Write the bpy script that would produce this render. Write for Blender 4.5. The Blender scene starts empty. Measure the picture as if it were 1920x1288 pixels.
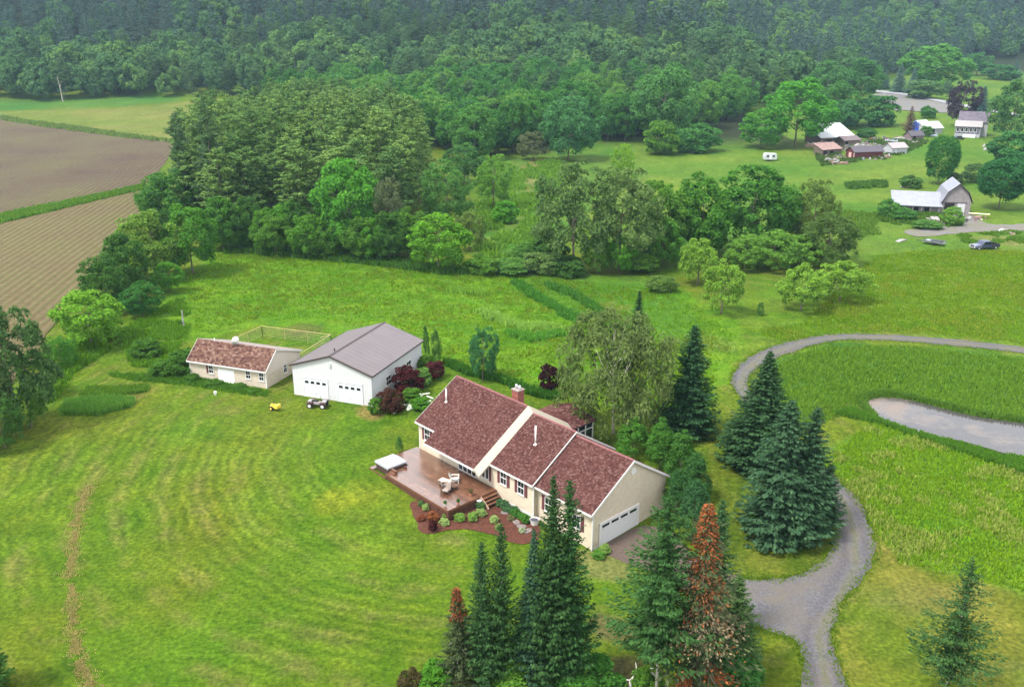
import bpy, bmesh, math, random
import numpy as np
from mathutils import Vector, Matrix
from mathutils.geometry import delaunay_2d_cdt

scene = bpy.context.scene
# ------------------------------------------------------------------ camera
F_PX, HORIZON, CAM_H = 1672.0, 60.0, 42.67
PITCH = math.atan2(644 - HORIZON, F_PX)
cam_d = bpy.data.cameras.new('camera'); cam = bpy.data.objects.new('camera', cam_d)
scene.collection.objects.link(cam)
cam.location = (0, 0, CAM_H); cam.rotation_euler = (math.pi/2 - PITCH, 0, 0)
cam_d.sensor_width = 36.0; cam_d.lens = F_PX/1920*36.0
cam_d.clip_start = 0.5; cam_d.clip_end = 6000
scene.camera = cam
# ------------------------------------------------------------------ sky, sun, exposure
SUN_EL, SUN_AZ = math.radians(58), math.radians(-120)      # azimuth from +Y towards +X
w = bpy.data.worlds.new('World'); scene.world = w; w.use_nodes = True
nt = w.node_tree; nt.nodes.clear()
wo = nt.nodes.new('ShaderNodeOutputWorld'); bg = nt.nodes.new('ShaderNodeBackground')
sky = nt.nodes.new('ShaderNodeTexSky'); sky.sky_type = 'NISHITA'; sky.sun_disc = False
sky.sun_elevation = SUN_EL; sky.sun_rotation = SUN_AZ; sky.air_density = 1.0; sky.dust_density = 2.0
tc = nt.nodes.new('ShaderNodeTexCoord'); cn = nt.nodes.new('ShaderNodeTexNoise')
cn.inputs['Scale'].default_value = 3.0; cn.inputs['Detail'].default_value = 6
nt.links.new(tc.outputs['Generated'], cn.inputs['Vector'])
cr = nt.nodes.new('ShaderNodeValToRGB')
cr.color_ramp.elements[0].position = .35; cr.color_ramp.elements[0].color = (8.6, 8.8, 9.2, 1)
cr.color_ramp.elements[1].position = .65; cr.color_ramp.elements[1].color = (13.0, 13.2, 13.4, 1)
nt.links.new(cn.outputs['Fac'], cr.inputs['Fac'])
mx = nt.nodes.new('ShaderNodeMix'); mx.data_type = 'RGBA'; mx.inputs[0].default_value = .8
nt.links.new(sky.outputs[0], mx.inputs[6]); nt.links.new(cr.outputs[0], mx.inputs[7])
nt.links.new(mx.outputs[2], bg.inputs[0]); bg.inputs[1].default_value = 0.075
nt.links.new(bg.outputs[0], wo.inputs[0])
sd = bpy.data.lights.new('sun', 'SUN'); so = bpy.data.objects.new('sun', sd); scene.collection.objects.link(so)
sd.energy = 2.1; sd.angle = math.radians(12); sd.color = (1, .96, .9)
sv = Vector((math.sin(SUN_AZ)*math.cos(SUN_EL), math.cos(SUN_AZ)*math.cos(SUN_EL), math.sin(SUN_EL)))
so.rotation_euler = sv.to_track_quat('Z', 'Y').to_euler()
vs = scene.view_settings; vs.view_transform = 'Standard'; vs.look = 'None'; vs.gamma = 1; vs.use_curve_mapping = False
vs.exposure = 1.74
try:
    scene.cycles.volume_bounces = 0; scene.cycles.max_bounces = 6; scene.cycles.diffuse_bounces = 3
    scene.cycles.transmission_bounces = 4; scene.cycles.transparent_max_bounces = 4
except Exception: pass

# ------------------------------------------------------------------ terrain
def sstep(a, b, t):
    t = np.clip((t-a)/(b-a), 0, 1); return t*t*(3-2*t)
def softplus(t, k): return k*np.log1p(np.exp(np.clip(t/k, -40, 40)))
POND_W = None
def in_poly(px, py, poly):
    px = np.asarray(px, float); py = np.asarray(py, float); c = np.zeros(px.shape, bool)
    n = len(poly)
    for i in range(n):
        x0, y0 = poly[i][:2]; x1, y1 = poly[(i+1) % n][:2]
        if y0 == y1: continue
        m = ((y0 > py) != (y1 > py)) & (px < (x1-x0)*(py-y0)/(y1-y0)+x0)
        c ^= m
    return c
def dist_poly(px, py, poly, closed=True):
    d = np.full(np.shape(px), 1e9); n = len(poly)
    for i in range(n if closed else n-1):
        ax, ay = poly[i][:2]; bx, by = poly[(i+1) % n][:2]
        vx, vy = bx-ax, by-ay; L = vx*vx+vy*vy+1e-9
        t = np.clip(((px-ax)*vx+(py-ay)*vy)/L, 0, 1)
        d = np.minimum(d, np.hypot(px-ax-t*vx, py-ay-t*vy))
    return d
def height(x, y):
    x = np.asarray(x, float); y = np.asarray(y, float)
    h = 0.9*sstep(66, 84, y)
    r = np.clip(y-220, 0, 230); h = h + 1.0e-4*r*r + .046*np.maximum(0, y-450)
    ys = 500 + 230*sstep(80, 260, x)
    h = h + .24*softplus(y-ys, 30)
    h = h + sstep(60, 200, y)*.25*np.sin(x*.07+1)*np.sin(y*.05) + 6*sstep(600, 900, y)*np.sin(x*.011+.6)*np.sin(y*.009+1)
    if POND_W is not None:
        m = (np.abs(x-POND_C[0]) < 60) & (np.abs(y-POND_C[1]) < 60)
        if np.any(m):
            xx = np.where(m, x, 0); yy = np.where(m, y, 0)
            s = np.where(in_poly(xx, yy, POND_W), -1., 1.)*dist_poly(xx, yy, POND_W)
            h = h - np.where(m, 1.25*(1-sstep(-1.0, .7, s)), 0)
    return h
cP, sP = math.cos(PITCH), math.sin(PITCH)
def ray(px, py):
    X = (px-960)/F_PX; Y = (644-py)/F_PX
    return np.array([X, cP+Y*sP, -sP+Y*cP])
def G(px, py):
    r = ray(px, py); o = np.array([0, 0, CAM_H])
    ts = np.concatenate([np.arange(20, 300, .5), np.arange(300, 1700, 2.)])
    P = o+ts[:, None]*r; k = np.argmax(P[:, 2] < height(P[:, 0], P[:, 1]))
    lo, hi = ts[max(k-1, 0)], ts[k]
    for _ in range(14):
        m = .5*(lo+hi); p = o+m*r
        if p[2] < height(p[0], p[1]): hi = m
        else: lo = m
    p = o+hi*r
    return np.array([p[0], p[1], float(height(p[0], p[1]))])
def depth(p): return p[1]*cP-(p[2]-CAM_H)*sP
def z_at(x, y, py):
    Y = (644-py)/F_PX; return CAM_H + y*(Y*cP-sP)/(cP+Y*sP)
POND_PX = [(1622,752),(1632,744),(1660,741),(1700,745),(1760,760),(1830,777),(1925,790),(2010,798),(2010,898),(1925,862),(1880,845),(1800,822),(1740,811),(1690,797),(1645,778)]
_pw = np.array([G(a, b)[:2] for a, b in POND_PX])
def smooth_closed(P, n=6):
    P = np.asarray(P, float); m = len(P); out = []
    for i in range(m):
        p0, p1, p2, p3 = P[i-1], P[i], P[(i+1) % m], P[(i+2) % m]
        for k in range(n):
            t = k/n
            out.append(.5*((2*p1)+(-p0+p2)*t+(2*p0-5*p1+4*p2-p3)*t*t+(-p0+3*p1-3*p2+p3)*t**3))
    return np.array(out)
POND_W = smooth_closed(_pw, 3); POND_C = POND_W.mean(0)
def height1(x, y): return float(height(np.array([x]), np.array([y]))[0])

# ------------------------------------------------------------------ helpers
def link(o): scene.collection.objects.link(o); return o
def np_mesh(name, V, Fq, nper=4):
    me = bpy.data.meshes.new(name); V = np.asarray(V, np.float32); Fq = np.asarray(Fq, np.int32)
    me.vertices.add(len(V)); me.vertices.foreach_set('co', V.ravel())
    nf = len(Fq); me.loops.add(nf*nper); me.loops.foreach_set('vertex_index', Fq.ravel())
    me.polygons.add(nf); me.polygons.foreach_set('loop_start', np.arange(nf, dtype=np.int32)*nper)
    me.polygons.foreach_set('loop_total', np.full(nf, nper, np.int32))
    me.update(calc_edges=True); me.validate()
    return me
def tagp(o, **k):
    for a, b in k.items():
        if b is not None: o[a] = b
    return o
def thing(name, label, cat, loc=(0,0,0), rz=0, group=None):
    o = bpy.data.objects.new(name, None); o.empty_display_size = .3
    o.location = loc; o.rotation_euler = (0, 0, rz); link(o)
    return tagp(o, label=label, category=cat, group=group)
class MB:
    def __init__(s): s.v = []; s.f = []
    def add(s, vs, fs):
        b = len(s.v); s.v += [tuple(map(float, v)) for v in vs]; s.f += [tuple(i+b for i in f) for f in fs]; return s
    def box(s, x0, x1, y0, y1, z0, z1):
        return s.add([(x0,y0,z0),(x1,y0,z0),(x1,y1,z0),(x0,y1,z0),(x0,y0,z1),(x1,y0,z1),(x1,y1,z1),(x0,y1,z1)],
                     [(0,3,2,1),(4,5,6,7),(0,1,5,4),(1,2,6,5),(2,3,7,6),(3,0,4,7)])
    def obox(s, p, q, wx, wz, up=(0,0,1)):
        p = Vector(p); q = Vector(q); d = (q-p).normalized(); u = Vector(up)
        if abs(d.dot(u)) > .99: u = Vector((1,0,0))
        r = d.cross(u).normalized(); u = r.cross(d)
        vs = [c+a*r*wx/2+b*u*wz/2 for c in (p, q) for a, b in ((-1,-1),(1,-1),(1,1),(-1,1))]
        return s.add(vs, [(0,3,2,1),(4,5,6,7),(0,1,5,4),(1,2,6,5),(2,3,7,6),(3,0,4,7)])
    def prism(s, poly, axis, a, b):
        # poly of 2-D points; axis 'x': (y,z) extruded along x, 'y': (x,z) along y, 'z': (x,y) along z
        def P(q, t):
            return {'x': (t, q[0], q[1]), 'y': (q[0], t, q[1]), 'z': (q[0], q[1], t)}[axis]
        n = len(poly); vs = [P(q, a) for q in poly]+[P(q, b) for q in poly]
        return s.add(vs, [tuple(range(n))[::-1], tuple(range(n, 2*n))]+[(i, (i+1) % n, (i+1) % n+n, i+n) for i in range(n)])
    def tube(s, pts, r, n=8, cap=True):
        pts = [Vector(p) for p in pts]; rs = r if hasattr(r, '__len__') else [r]*len(pts); b0 = []
        vs = []; fs = []
        for i, p in enumerate(pts):
            d = (pts[min(i+1, len(pts)-1)]-pts[max(i-1, 0)]).normalized()
            u = Vector((0,0,1)) if abs(d.z) < .9 else Vector((1,0,0))
            a = d.cross(u).normalized(); c = a.cross(d)
            for k in range(n):
                t = 2*math.pi*k/n; vs.append(p+rs[i]*(a*math.cos(t)+c*math.sin(t)))
        for i in range(len(pts)-1):
            for k in range(n):
                fs.append((i*n+k, (i+1)*n+k, (i+1)*n+(k+1) % n, i*n+(k+1) % n))
        if cap:
            fs.append(tuple(range(n))); fs.append(tuple(range((len(pts)-1)*n, len(pts)*n))[::-1])
        return s.add(vs, fs)
    def ell(s, c, r, n=10, m=6):
        vs = []; fs = []
        for i in range(m+1):
            th = math.pi*i/m
            for k in range(n):
                ph = 2*math.pi*k/n
                vs.append((c[0]+r[0]*math.sin(th)*math.cos(ph), c[1]+r[1]*math.sin(th)*math.sin(ph), c[2]+r[2]*math.cos(th)))
        for i in range(m):
            for k in range(n):
                fs.append((i*n+k, (i+1)*n+k, (i+1)*n+(k+1) % n, i*n+(k+1) % n))
        return s.add(vs, fs)
    def build(s, name, mat, parent=None, smooth=False, bevel=0, loc=None):
        me = bpy.data.meshes.new(name); me.from_pydata(s.v, [], s.f)
        bm = bmesh.new(); bm.from_mesh(me); bmesh.ops.remove_doubles(bm, verts=bm.verts, dist=1e-5)
        bmesh.ops.recalc_face_normals(bm, faces=bm.faces); bm.to_mesh(me); bm.free()
        if mat: me.materials.append(mat)
        if smooth: me.polygons.foreach_set('use_smooth', [True]*len(me.polygons))
        o = link(bpy.data.objects.new(name, me))
        if parent: o.parent = parent
        if loc: o.location = loc
        if bevel:
            b = o.modifiers.new('bevel', 'BEVEL'); b.width = bevel; b.segments = 2; b.limit_method = 'ANGLE'
        return o
def copy_tree(o, parent=None):
    c = o.copy(); link(c)
    if parent: c.parent = parent
    for ch in list(o.children): copy_tree(ch, c)
    return c
# ------------------------------------------------------------------ materials
MATS = {}
def mat(name, col, rough=.8, spec=.3, metal=0, noise=0, nscale=4, bump=0, bscale=30, streak=None, col2=None):
    if name in MATS: return MATS[name]
    m = bpy.data.materials.new(name); m.use_nodes = True; t = m.node_tree; b = t.nodes['Principled BSDF']
    b.inputs['Base Color'].default_value = (*col, 1); b.inputs['Roughness'].default_value = rough
    b.inputs['Specular IOR Level'].default_value = spec; b.inputs['Metallic'].default_value = metal
    tcn = t.nodes.new('ShaderNodeTexCoord')
    if noise or col2:
        n = t.nodes.new('ShaderNodeTexNoise'); n.inputs['Scale'].default_value = nscale; n.inputs['Detail'].default_value = 5
        if streak:
            mp = t.nodes.new('ShaderNodeMapping'); mp.inputs['Scale'].default_value = streak
            t.links.new(tcn.outputs['Object'], mp.inputs[0]); t.links.new(mp.outputs[0], n.inputs['Vector'])
        else: t.links.new(tcn.outputs['Object'], n.inputs['Vector'])
        r = t.nodes.new('ShaderNodeValToRGB'); e = r.color_ramp.elements
        e[0].position = .3; e[1].position = .7
        c2 = col2 or tuple(min(1, c*(1+noise)) for c in col); c1 = col if col2 else tuple(c*(1-noise) for c in col)
        e[0].color = (*c1, 1); e[1].color = (*c2, 1)
        t.links.new(n.outputs['Fac'], r.inputs[0]); t.links.new(r.outputs[0], b.inputs['Base Color'])
    if bump:
        n2 = t.nodes.new('ShaderNodeTexNoise'); n2.inputs['Scale'].default_value = bscale; n2.inputs['Detail'].default_value = 4
        t.links.new(tcn.outputs['Object'], n2.inputs['Vector'])
        bp = t.nodes.new('ShaderNodeBump'); bp.inputs['Strength'].default_value = bump; bp.inputs['Distance'].default_value = .05
        t.links.new(n2.outputs['Fac'], bp.inputs['Height']); t.links.new(bp.outputs[0], b.inputs['Normal'])
    MATS[name] = m; return m
def lines_mat(name, col, period, axis, dark=.75, rough=.7, noise=.08, nscale=2.5):
    """siding or ribbed metal: fine joints at an even spacing along one axis"""
    m = mat(name, col, rough, noise=noise, nscale=nscale); t = m.node_tree; b = t.nodes['Principled BSDF']
    tcn = [n for n in t.nodes if n.type == 'TEX_COORD'][0]
    sx = t.nodes.new('ShaderNodeSeparateXYZ'); t.links.new(tcn.outputs['Object'], sx.inputs[0])
    d = t.nodes.new('ShaderNodeMath'); d.operation = 'DIVIDE'; d.inputs[1].default_value = period; t.links.new(sx.outputs['XYZ'.index(axis)], d.inputs[0])
    fr = t.nodes.new('ShaderNodeMath'); fr.operation = 'FRACT'; t.links.new(d.outputs[0], fr.inputs[0])
    bp = t.nodes.new('ShaderNodeBump'); bp.inputs['Strength'].default_value = .6; bp.inputs['Distance'].default_value = .02
    t.links.new(fr.outputs[0], bp.inputs['Height']); t.links.new(bp.outputs[0], b.inputs['Normal'])
    lt = t.nodes.new('ShaderNodeMath'); lt.operation = 'LESS_THAN'; lt.inputs[1].default_value = .12; t.links.new(fr.outputs[0], lt.inputs[0])
    mxx = t.nodes.new('ShaderNodeMix'); mxx.data_type = 'RGBA'; mxx.blend_type = 'MULTIPLY'; mxx.inputs[7].default_value = (dark, dark, dark, 1)
    t.links.new(lt.outputs[0], mxx.inputs[0]); src = b.inputs['Base Color'].links[0].from_socket
    t.links.new(src, mxx.inputs[6]); t.links.new(mxx.outputs[2], b.inputs['Base Color'])
    return m
def island_mat(name, cols, rough=.9, trans=0, objcol=False, lo=.7, hi=1.3):
    """colour drawn per loose piece (leaf, shingle, blade); optionally times the object's own colour"""
    m = bpy.data.materials.new(name); m.use_nodes = True; t = m.node_tree; t.nodes.clear()
    out = t.nodes.new('ShaderNodeOutputMaterial'); ge = t.nodes.new('ShaderNodeNewGeometry')
    r = t.nodes.new('ShaderNodeValToRGB'); t.links.new(ge.outputs['Random Per Island'], r.inputs[0])
    while len(r.color_ramp.elements) < len(cols): r.color_ramp.elements.new(.5)
    for i, c in enumerate(cols):
        r.color_ramp.elements[i].position = i/max(1, len(cols)-1); r.color_ramp.elements[i].color = (*c, 1)
    colr = r.outputs[0]
    oi = t.nodes.new('ShaderNodeObjectInfo')
    if objcol:
        mxx = t.nodes.new('ShaderNodeMix'); mxx.data_type = 'RGBA'; mxx.blend_type = 'MULTIPLY'; mxx.inputs[0].default_value = 1
        t.links.new(colr, mxx.inputs[6]); t.links.new(oi.outputs['Color'], mxx.inputs[7]); colr = mxx.outputs[2]
    d = t.nodes.new('ShaderNodeBsdfDiffuse'); t.links.new(colr, d.inputs['Color']); d.inputs['Roughness'].default_value = .5
    if trans:
        tr = t.nodes.new('ShaderNodeBsdfTranslucent'); t.links.new(colr, tr.inputs['Color'])
        ms = t.nodes.new('ShaderNodeMixShader'); ms.inputs[0].default_value = trans
        t.links.new(d.outputs[0], ms.inputs[1]); t.links.new(tr.outputs[0], ms.inputs[2]); t.links.new(ms.outputs[0], out.inputs[0])
    else: t.links.new(d.outputs[0], out.inputs[0])
    MATS[name] = m; return m
def rampnodes(t, fac, stops):
    r = t.nodes.new('ShaderNodeValToRGB'); t.links.new(fac, r.inputs[0])
    while len(r.color_ramp.elements) < len(stops): r.color_ramp.elements.new(.5)
    for i, (p, c) in enumerate(stops):
        r.color_ramp.elements[i].position = p; r.color_ramp.elements[i].color = (*c, 1)
    return r.outputs[0]
def fbm(x, y, seed=0, octs=4):
    """value noise for plain numpy arrays, -1..1"""
    rs = np.random.RandomState(seed); tot = 0; amp = 1; norm = 0
    for o in range(octs):
        T = rs.rand(128, 128)*2-1; fx = np.asarray(x)*2**o; fy = np.asarray(y)*2**o
        ix = np.floor(fx).astype(int); iy = np.floor(fy).astype(int); tx = fx-ix; ty = fy-iy
        tx = tx*tx*(3-2*tx); ty = ty*ty*(3-2*ty)
        g = lambda a, b: T[(ix+a) % 128, (iy+b) % 128]
        tot = tot+amp*((g(0,0)*(1-tx)+g(1,0)*tx)*(1-ty)+(g(0,1)*(1-tx)+g(1,1)*tx)*ty); norm += amp; amp *= .5
    return tot/norm*1.6
# ================================================================== GROUND
def PW(pts): return np.array([G(a, b)[:2] for a, b in pts])
def axis(fine0, fine1, st, lo, hi, grow):
    a = list(np.arange(fine0, fine1, st)); d = st
    up = a[-1]
    while up < hi: d *= grow; up += d; a.append(up)
    d = st; dn = fine0
    while dn > lo: d *= grow; dn -= d; a.insert(0, dn)
    return np.array(a)
xs = axis(-70, 75, .45, -1150, 1150, 1.035); ys = axis(42, 150, .45, -60, 1750, 1.02)
XX, YY = np.meshgrid(xs, ys); ZZ = height(XX, YY)
gx, gy = XX.ravel(), YY.ravel()
V = np.stack([gx, gy, ZZ.ravel()], 1)
ny, nx = XX.shape; idx = np.arange(nx*ny).reshape(ny, nx)
Fq = np.stack([idx[:-1,:-1], idx[:-1,1:], idx[1:,1:], idx[1:,:-1]], -1).reshape(-1, 4)
gm = np_mesh('ground', V, Fq); gm.polygons.foreach_set('use_smooth', np.ones(len(Fq), bool))
# plant cover, per vertex: what grows where
n1 = fbm(gx/9, gy/9, 1); n2 = fbm(gx/2.2, gy/2.2, 2); n3 = fbm(gx/30, gy/30, 3)
def lerp(a, b, t): return np.asarray(a)[None]*(1-t[:, None])+np.asarray(b)[None]*t[:, None]
def mixto(C, c, t): return C*(1-t[:, None])+np.asarray(c)[None]*t[:, None]
LUSH = (.100, .205, .010); OLIVE = (.165, .190, .016); STRAW = (.25, .21, .075); DEEP = (.040, .125, .016); LIME = (.15, .25, .020)
C = lerp(LUSH, OLIVE, np.clip(.45+.45*n1+.2*n2, 0, 1))
# mowing rounds on the lawn
cx, cy = G(905, 830)[:2]; rr = np.hypot(gx-cx, (gy-cy)*1.0)+1.3*fbm(gx/14, gy/14, 8)
st = .5+.5*np.sin(rr*2*math.pi/3.6); st2 = .5+.5*np.sin(rr*2*math.pi/1.45+1)
thatch = np.clip(st*1.2-.75+.7*fbm(gx/1.1, gy/1.1, 61)+.55*fbm(gx/9, gy/9, 62), 0, 1)*np.clip((rr-14)/14, 0, 1)
C = mixto(C, STRAW, .52*thatch); C = mixto(C, DEEP, .30*np.clip(st2-.45+.4*n2, 0, 1)*np.clip((rr-12)/14, 0, 1))
C = mixto(C, LIME, .5*np.clip(fbm(gx/6, gy/6, 14)*1.4-.25, 0, 1))
def region(px, edge=1.0, wob=1.2, seed=5):
    P = PW(px); q = dist_poly(gx, gy, P); s = np.where(in_poly(gx, gy, P), 1, -1)*q + wob*fbm(gx/3.5, gy/3.5, seed)
    return sstep(-edge, edge, s)
# back meadow (long grass, brushed)
BACK = [(250,600),(330,520),(420,462),(640,485),(830,505),(1010,515),(1260,520),(1400,560),(1560,600),(1700,612),(1960,640),(1960,380),(1850,440),(1640,470),(1620,540)]
R_back = region([(235,610),(335,515),(425,455),(640,480),(830,500),(1010,512),(1280,540),(1400,620),(1365,700),(1330,770),(1130,770),(1030,740),(940,712),(838,682),(790,660),(620,620),(480,612),(360,640)], .8)
b1 = fbm(gx/5+gy/14, gy/3, 21); b2 = fbm(gx/1.3, gy/1.0, 22)
Cb = lerp((.095,.235,.010), (.165,.27,.014), np.clip(.5+.5*b1, 0, 1)); Cb = mixto(Cb, (.035,.125,.014), .5*np.clip(b2-.1, 0, 1)); Cb = mixto(Cb, (.26,.31,.06), .35*np.clip(fbm(gx/3, gy/1.6, 23)-.3, 0, 1))
C = C*(1-R_back[:, None])+Cb*R_back[:, None]
# wet hollow east of the back meadow: deeper green
R_wet = region([(960,520),(1010,515),(1250,520),(1330,640),(1180,640),(1080,590),(1000,545)], 1.5)
C = C*(1-.6*R_wet[:, None])+lerp((.045,.165,.018), (.10,.22,.03), np.clip(.5+.6*b2, 0, 1))*.6*R_wet[:, None]
# right meadow north of the drive
R_r = region([(1380,560),(1640,470),(1760,465),(1930,470),(2100,470),(2100,660),(1930,648),(1700,620),(1580,622),(1480,640),(1420,650)], 1.2)
Cr = lerp((.105,.215,.012), (.185,.245,.026), np.clip(.45+.6*fbm(gx/7, gy/4, 31), 0, 1)); Cr = mixto(Cr, (.045,.13,.02), .45*np.clip(b2, 0, 1))
C = C*(1-R_r[:, None])+Cr*R_r[:, None]
# inside the loop of the drive: dense darker grass
R_in = region([(1440,680),(1500,660),(1560,645),(1700,645),(1930,670),(2100,680),(2100,900),(1930,880),(1800,830),(1640,770),(1520,765),(1480,800)], .8)
Ci = lerp((.055,.155,.022), (.10,.20,.025), np.clip(.45+.7*fbm(gx/4, gy/3, 33), 0, 1)); Ci = mixto(Ci, (.17,.19,.07), .45*np.clip(fbm(gx/5, gy/5, 34)-.25, 0, 1))
C = C*(1-R_in[:, None])+Ci*R_in[:, None]
R_p = region([(1530,840),(1640,790),(1800,840),(1930,885),(2100,930),(2100,1160),(1930,1118),(1800,1080),(1680,1060),(1640,1000),(1580,900)], .6)
Cp = lerp((.085,.22,.010), (.17,.255,.03), np.clip(.5+.6*fbm(gx/5, gy/3, 36), 0, 1)); Cp = mixto(Cp, (.30,.33,.10), .4*np.clip(fbm(gx/2.2, gy/1.4, 37)-.25, 0, 1)); Cp = mixto(Cp, (.045,.15,.02), .35*np.clip(b2, 0, 1))
C = C*(1-R_p[:, None])+Cp*R_p[:, None]
# dry mown strip beside the drive and below the meadow edge
R_d = region([(1560,890),(1600,920),(1650,1000),(1680,1060),(1930,1120),(2100,1170),(2100,1400),(1540,1400),(1570,1180),(1640,1060),(1620,960)], .7)
Cd = lerp((.16,.20,.016), (.22,.205,.04), np.clip(.5+.55*n1+.3*n2, 0, 1)); Cd = mixto(Cd, LUSH, .55*np.clip(fbm(gx/4, gy/4, 38), 0, 1)); Cd = mixto(Cd, (.28,.22,.11), .4*np.clip(fbm(gx/8, gy/2.5, 39)-.15, 0, 1))
C = C*(1-R_d[:, None])+Cd*R_d[:, None]
# lawn round the drive, under the spruces
R_e = region([(1320,800),(1360,860),(1500,1000),(1550,960),(1565,1010),(1540,1060),(1480,1080),(1390,1085),(1330,1050)], .6)
C = C*(1-.8*R_e[:, None])+lerp((.10,.16,.014), (.17,.18,.03), np.clip(.5+.6*n2, 0, 1))*.8*R_e[:, None]
# far meadows: right side
far = sstep(150, 185, gy)*np.where(gx > 20, 1, 0)
C = C*(1-far[:, None])+lerp((.085,.20,.018), (.18,.25,.035), np.clip(.5+.55*fbm(gx/22, gy/14, 41), 0, 1))*far[:, None]
# middle clearing: rough grass and dry path
R_m = region([(900,300),(1050,285),(1180,275),(1200,330),(1010,480),(900,480)], 2, 3)
C = C*(1-R_m[:, None])+lerp((.07,.19,.02), (.15,.23,.04), np.clip(.5+.6*fbm(gx/6, gy/6, 43), 0, 1))*R_m[:, None]
R_t = region([(975,320),(1000,300),(1030,295),(1000,330),(1000,370),(1010,400),(985,390),(980,350)], 1.5, 2); C = mixto(C, (.26,.20,.10), .75*R_t)
# left of the hedgerow, far fields
R_f3 = region([(-300,215),(-80,209),(0,209),(200,203),(400,186),(560,190),(560,300),(340,290),(318,266),(160,243),(0,221),(-300,190)], 2, 2)
C = C*(1-R_f3[:, None])+lerp((.16,.21,.035), (.24,.23,.07), np.clip(.5+.6*fbm(gx/18, gy/10, 45), 0, 1))*R_f3[:, None]
R_f4 = region([(-400,213),(-80,207),(0,208),(200,202),(330,190),(330,180),(0,187),(-400,190)], 3, 3)
C = C*(1-R_f4[:, None])+lerp((.06,.18,.03), (.12,.22,.04), np.clip(.5+.6*n3, 0, 1))*R_f4[:, None]
# bare or worn patches
for (px, py, rad, c, a) in [(690,774,1.9,(.36,.25,.10),.85),(850,1012,1.5,(.25,.21,.09),.45),(270,603,1.5,(.34,.25,.14),.7),(240,735,3.2,(.20,.14,.07),.55),
                            (640,935,3.0,(.24,.26,.02),.7),(430,772,2.5,(.20,.15,.07),.35),(500,800,3,(.2,.22,.03),.3),(1150,1180,2.0,(.17,.12,.08),.7),(1150,1262,2.2,(.12,.08,.06),.75),
                            (1130,1052,3.0,(.30,.25,.13),.6),(1155,578,3,(.27,.24,.10),.55),(1330,640,4,(.22,.24,.10),.45),(560,622,3.5,(.16,.13,.06),.55),(1888,450,7,(.30,.25,.12),.5)]:
    p = G(px, py); d = np.hypot(gx-p[0], gy-p[1])/rad+.5*n2; C = mixto(C, c, a*(1-sstep(.5, 1.15, d)))
# forest floor
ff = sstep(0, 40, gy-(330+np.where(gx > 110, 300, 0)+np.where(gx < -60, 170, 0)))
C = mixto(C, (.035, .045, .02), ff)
C = np.clip(C*np.array([.455,.50,.36])*(1+.16*n2[:, None]), .003, .9)
mud = np.clip(1-dist_poly(gx, gy, POND_W)/1.5, 0, 1)*np.where((np.abs(gx-POND_C[0]) < 40) & (np.abs(gy-POND_C[1]) < 40), 1, 0); C = mixto(C, (.035,.026,.016), np.clip(mud*1.6, 0, .9))
lawn = np.clip((1-R_back)*(1-R_r)*(1-R_in)*(1-R_p)*(1-R_wet), 0, 1)*(1-sstep(110, 135, gy))*np.clip((rr-9)/8, 0, 1)*(1-.6*R_d)
lawn = lawn*np.clip(.45+.8*fbm(gx/8, gy/8, 77), .0, 1)
la_ = gm.attributes.new('mown', 'FLOAT', 'POINT'); la_.data.foreach_set('value', lawn.astype(np.float32))
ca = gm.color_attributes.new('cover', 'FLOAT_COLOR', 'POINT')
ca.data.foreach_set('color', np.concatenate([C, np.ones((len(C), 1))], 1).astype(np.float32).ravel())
gmat = bpy.data.materials.new('grassland'); gmat.use_nodes = True; t = gmat.node_tree; b = t.nodes['Principled BSDF']
b.inputs['Roughness'].default_value = .95; b.inputs['Specular IOR Level'].default_value = .08
at = t.nodes.new('ShaderNodeAttribute'); at.attribute_name = 'cover'; tcn = t.nodes.new('ShaderNodeTexCoord')
def noise_node(t, src, scale, det=4, rough=.6, sc3=None):
    n = t.nodes.new('ShaderNodeTexNoise'); n.inputs['Scale'].default_value = scale; n.inputs['Detail'].default_value = det; n.inputs['Roughness'].default_value = rough
    if sc3:
        mp = t.nodes.new('ShaderNodeMapping'); mp.inputs['Scale'].default_value = sc3; t.links.new(src, mp.inputs[0]); src = mp.outputs[0]
    t.links.new(src, n.inputs['Vector']); return n.outputs['Fac']
def mulcol(t, a, bcol, fac=1.0):
    mm = t.nodes.new('ShaderNodeMix'); mm.data_type = 'RGBA'; mm.blend_type = 'MULTIPLY'; mm.inputs[0].default_value = fac
    t.links.new(a, mm.inputs[6]); t.links.new(bcol, mm.inputs[7]); return mm.outputs[2]
f1 = noise_node(t, tcn.outputs['Object'], 2.6, 6, .7); f2 = noise_node(t, tcn.outputs['Object'], .55, 4, .6)
c1 = rampnodes(t, f1, [(.28, (.35,.42,.3)), (.5, (1,1,1)), (.72, (1.85,1.65,1.9))]); c2 = rampnodes(t, f2, [(.3, (.8,.86,.8)), (.7, (1.18,1.12,1.2))])
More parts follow.
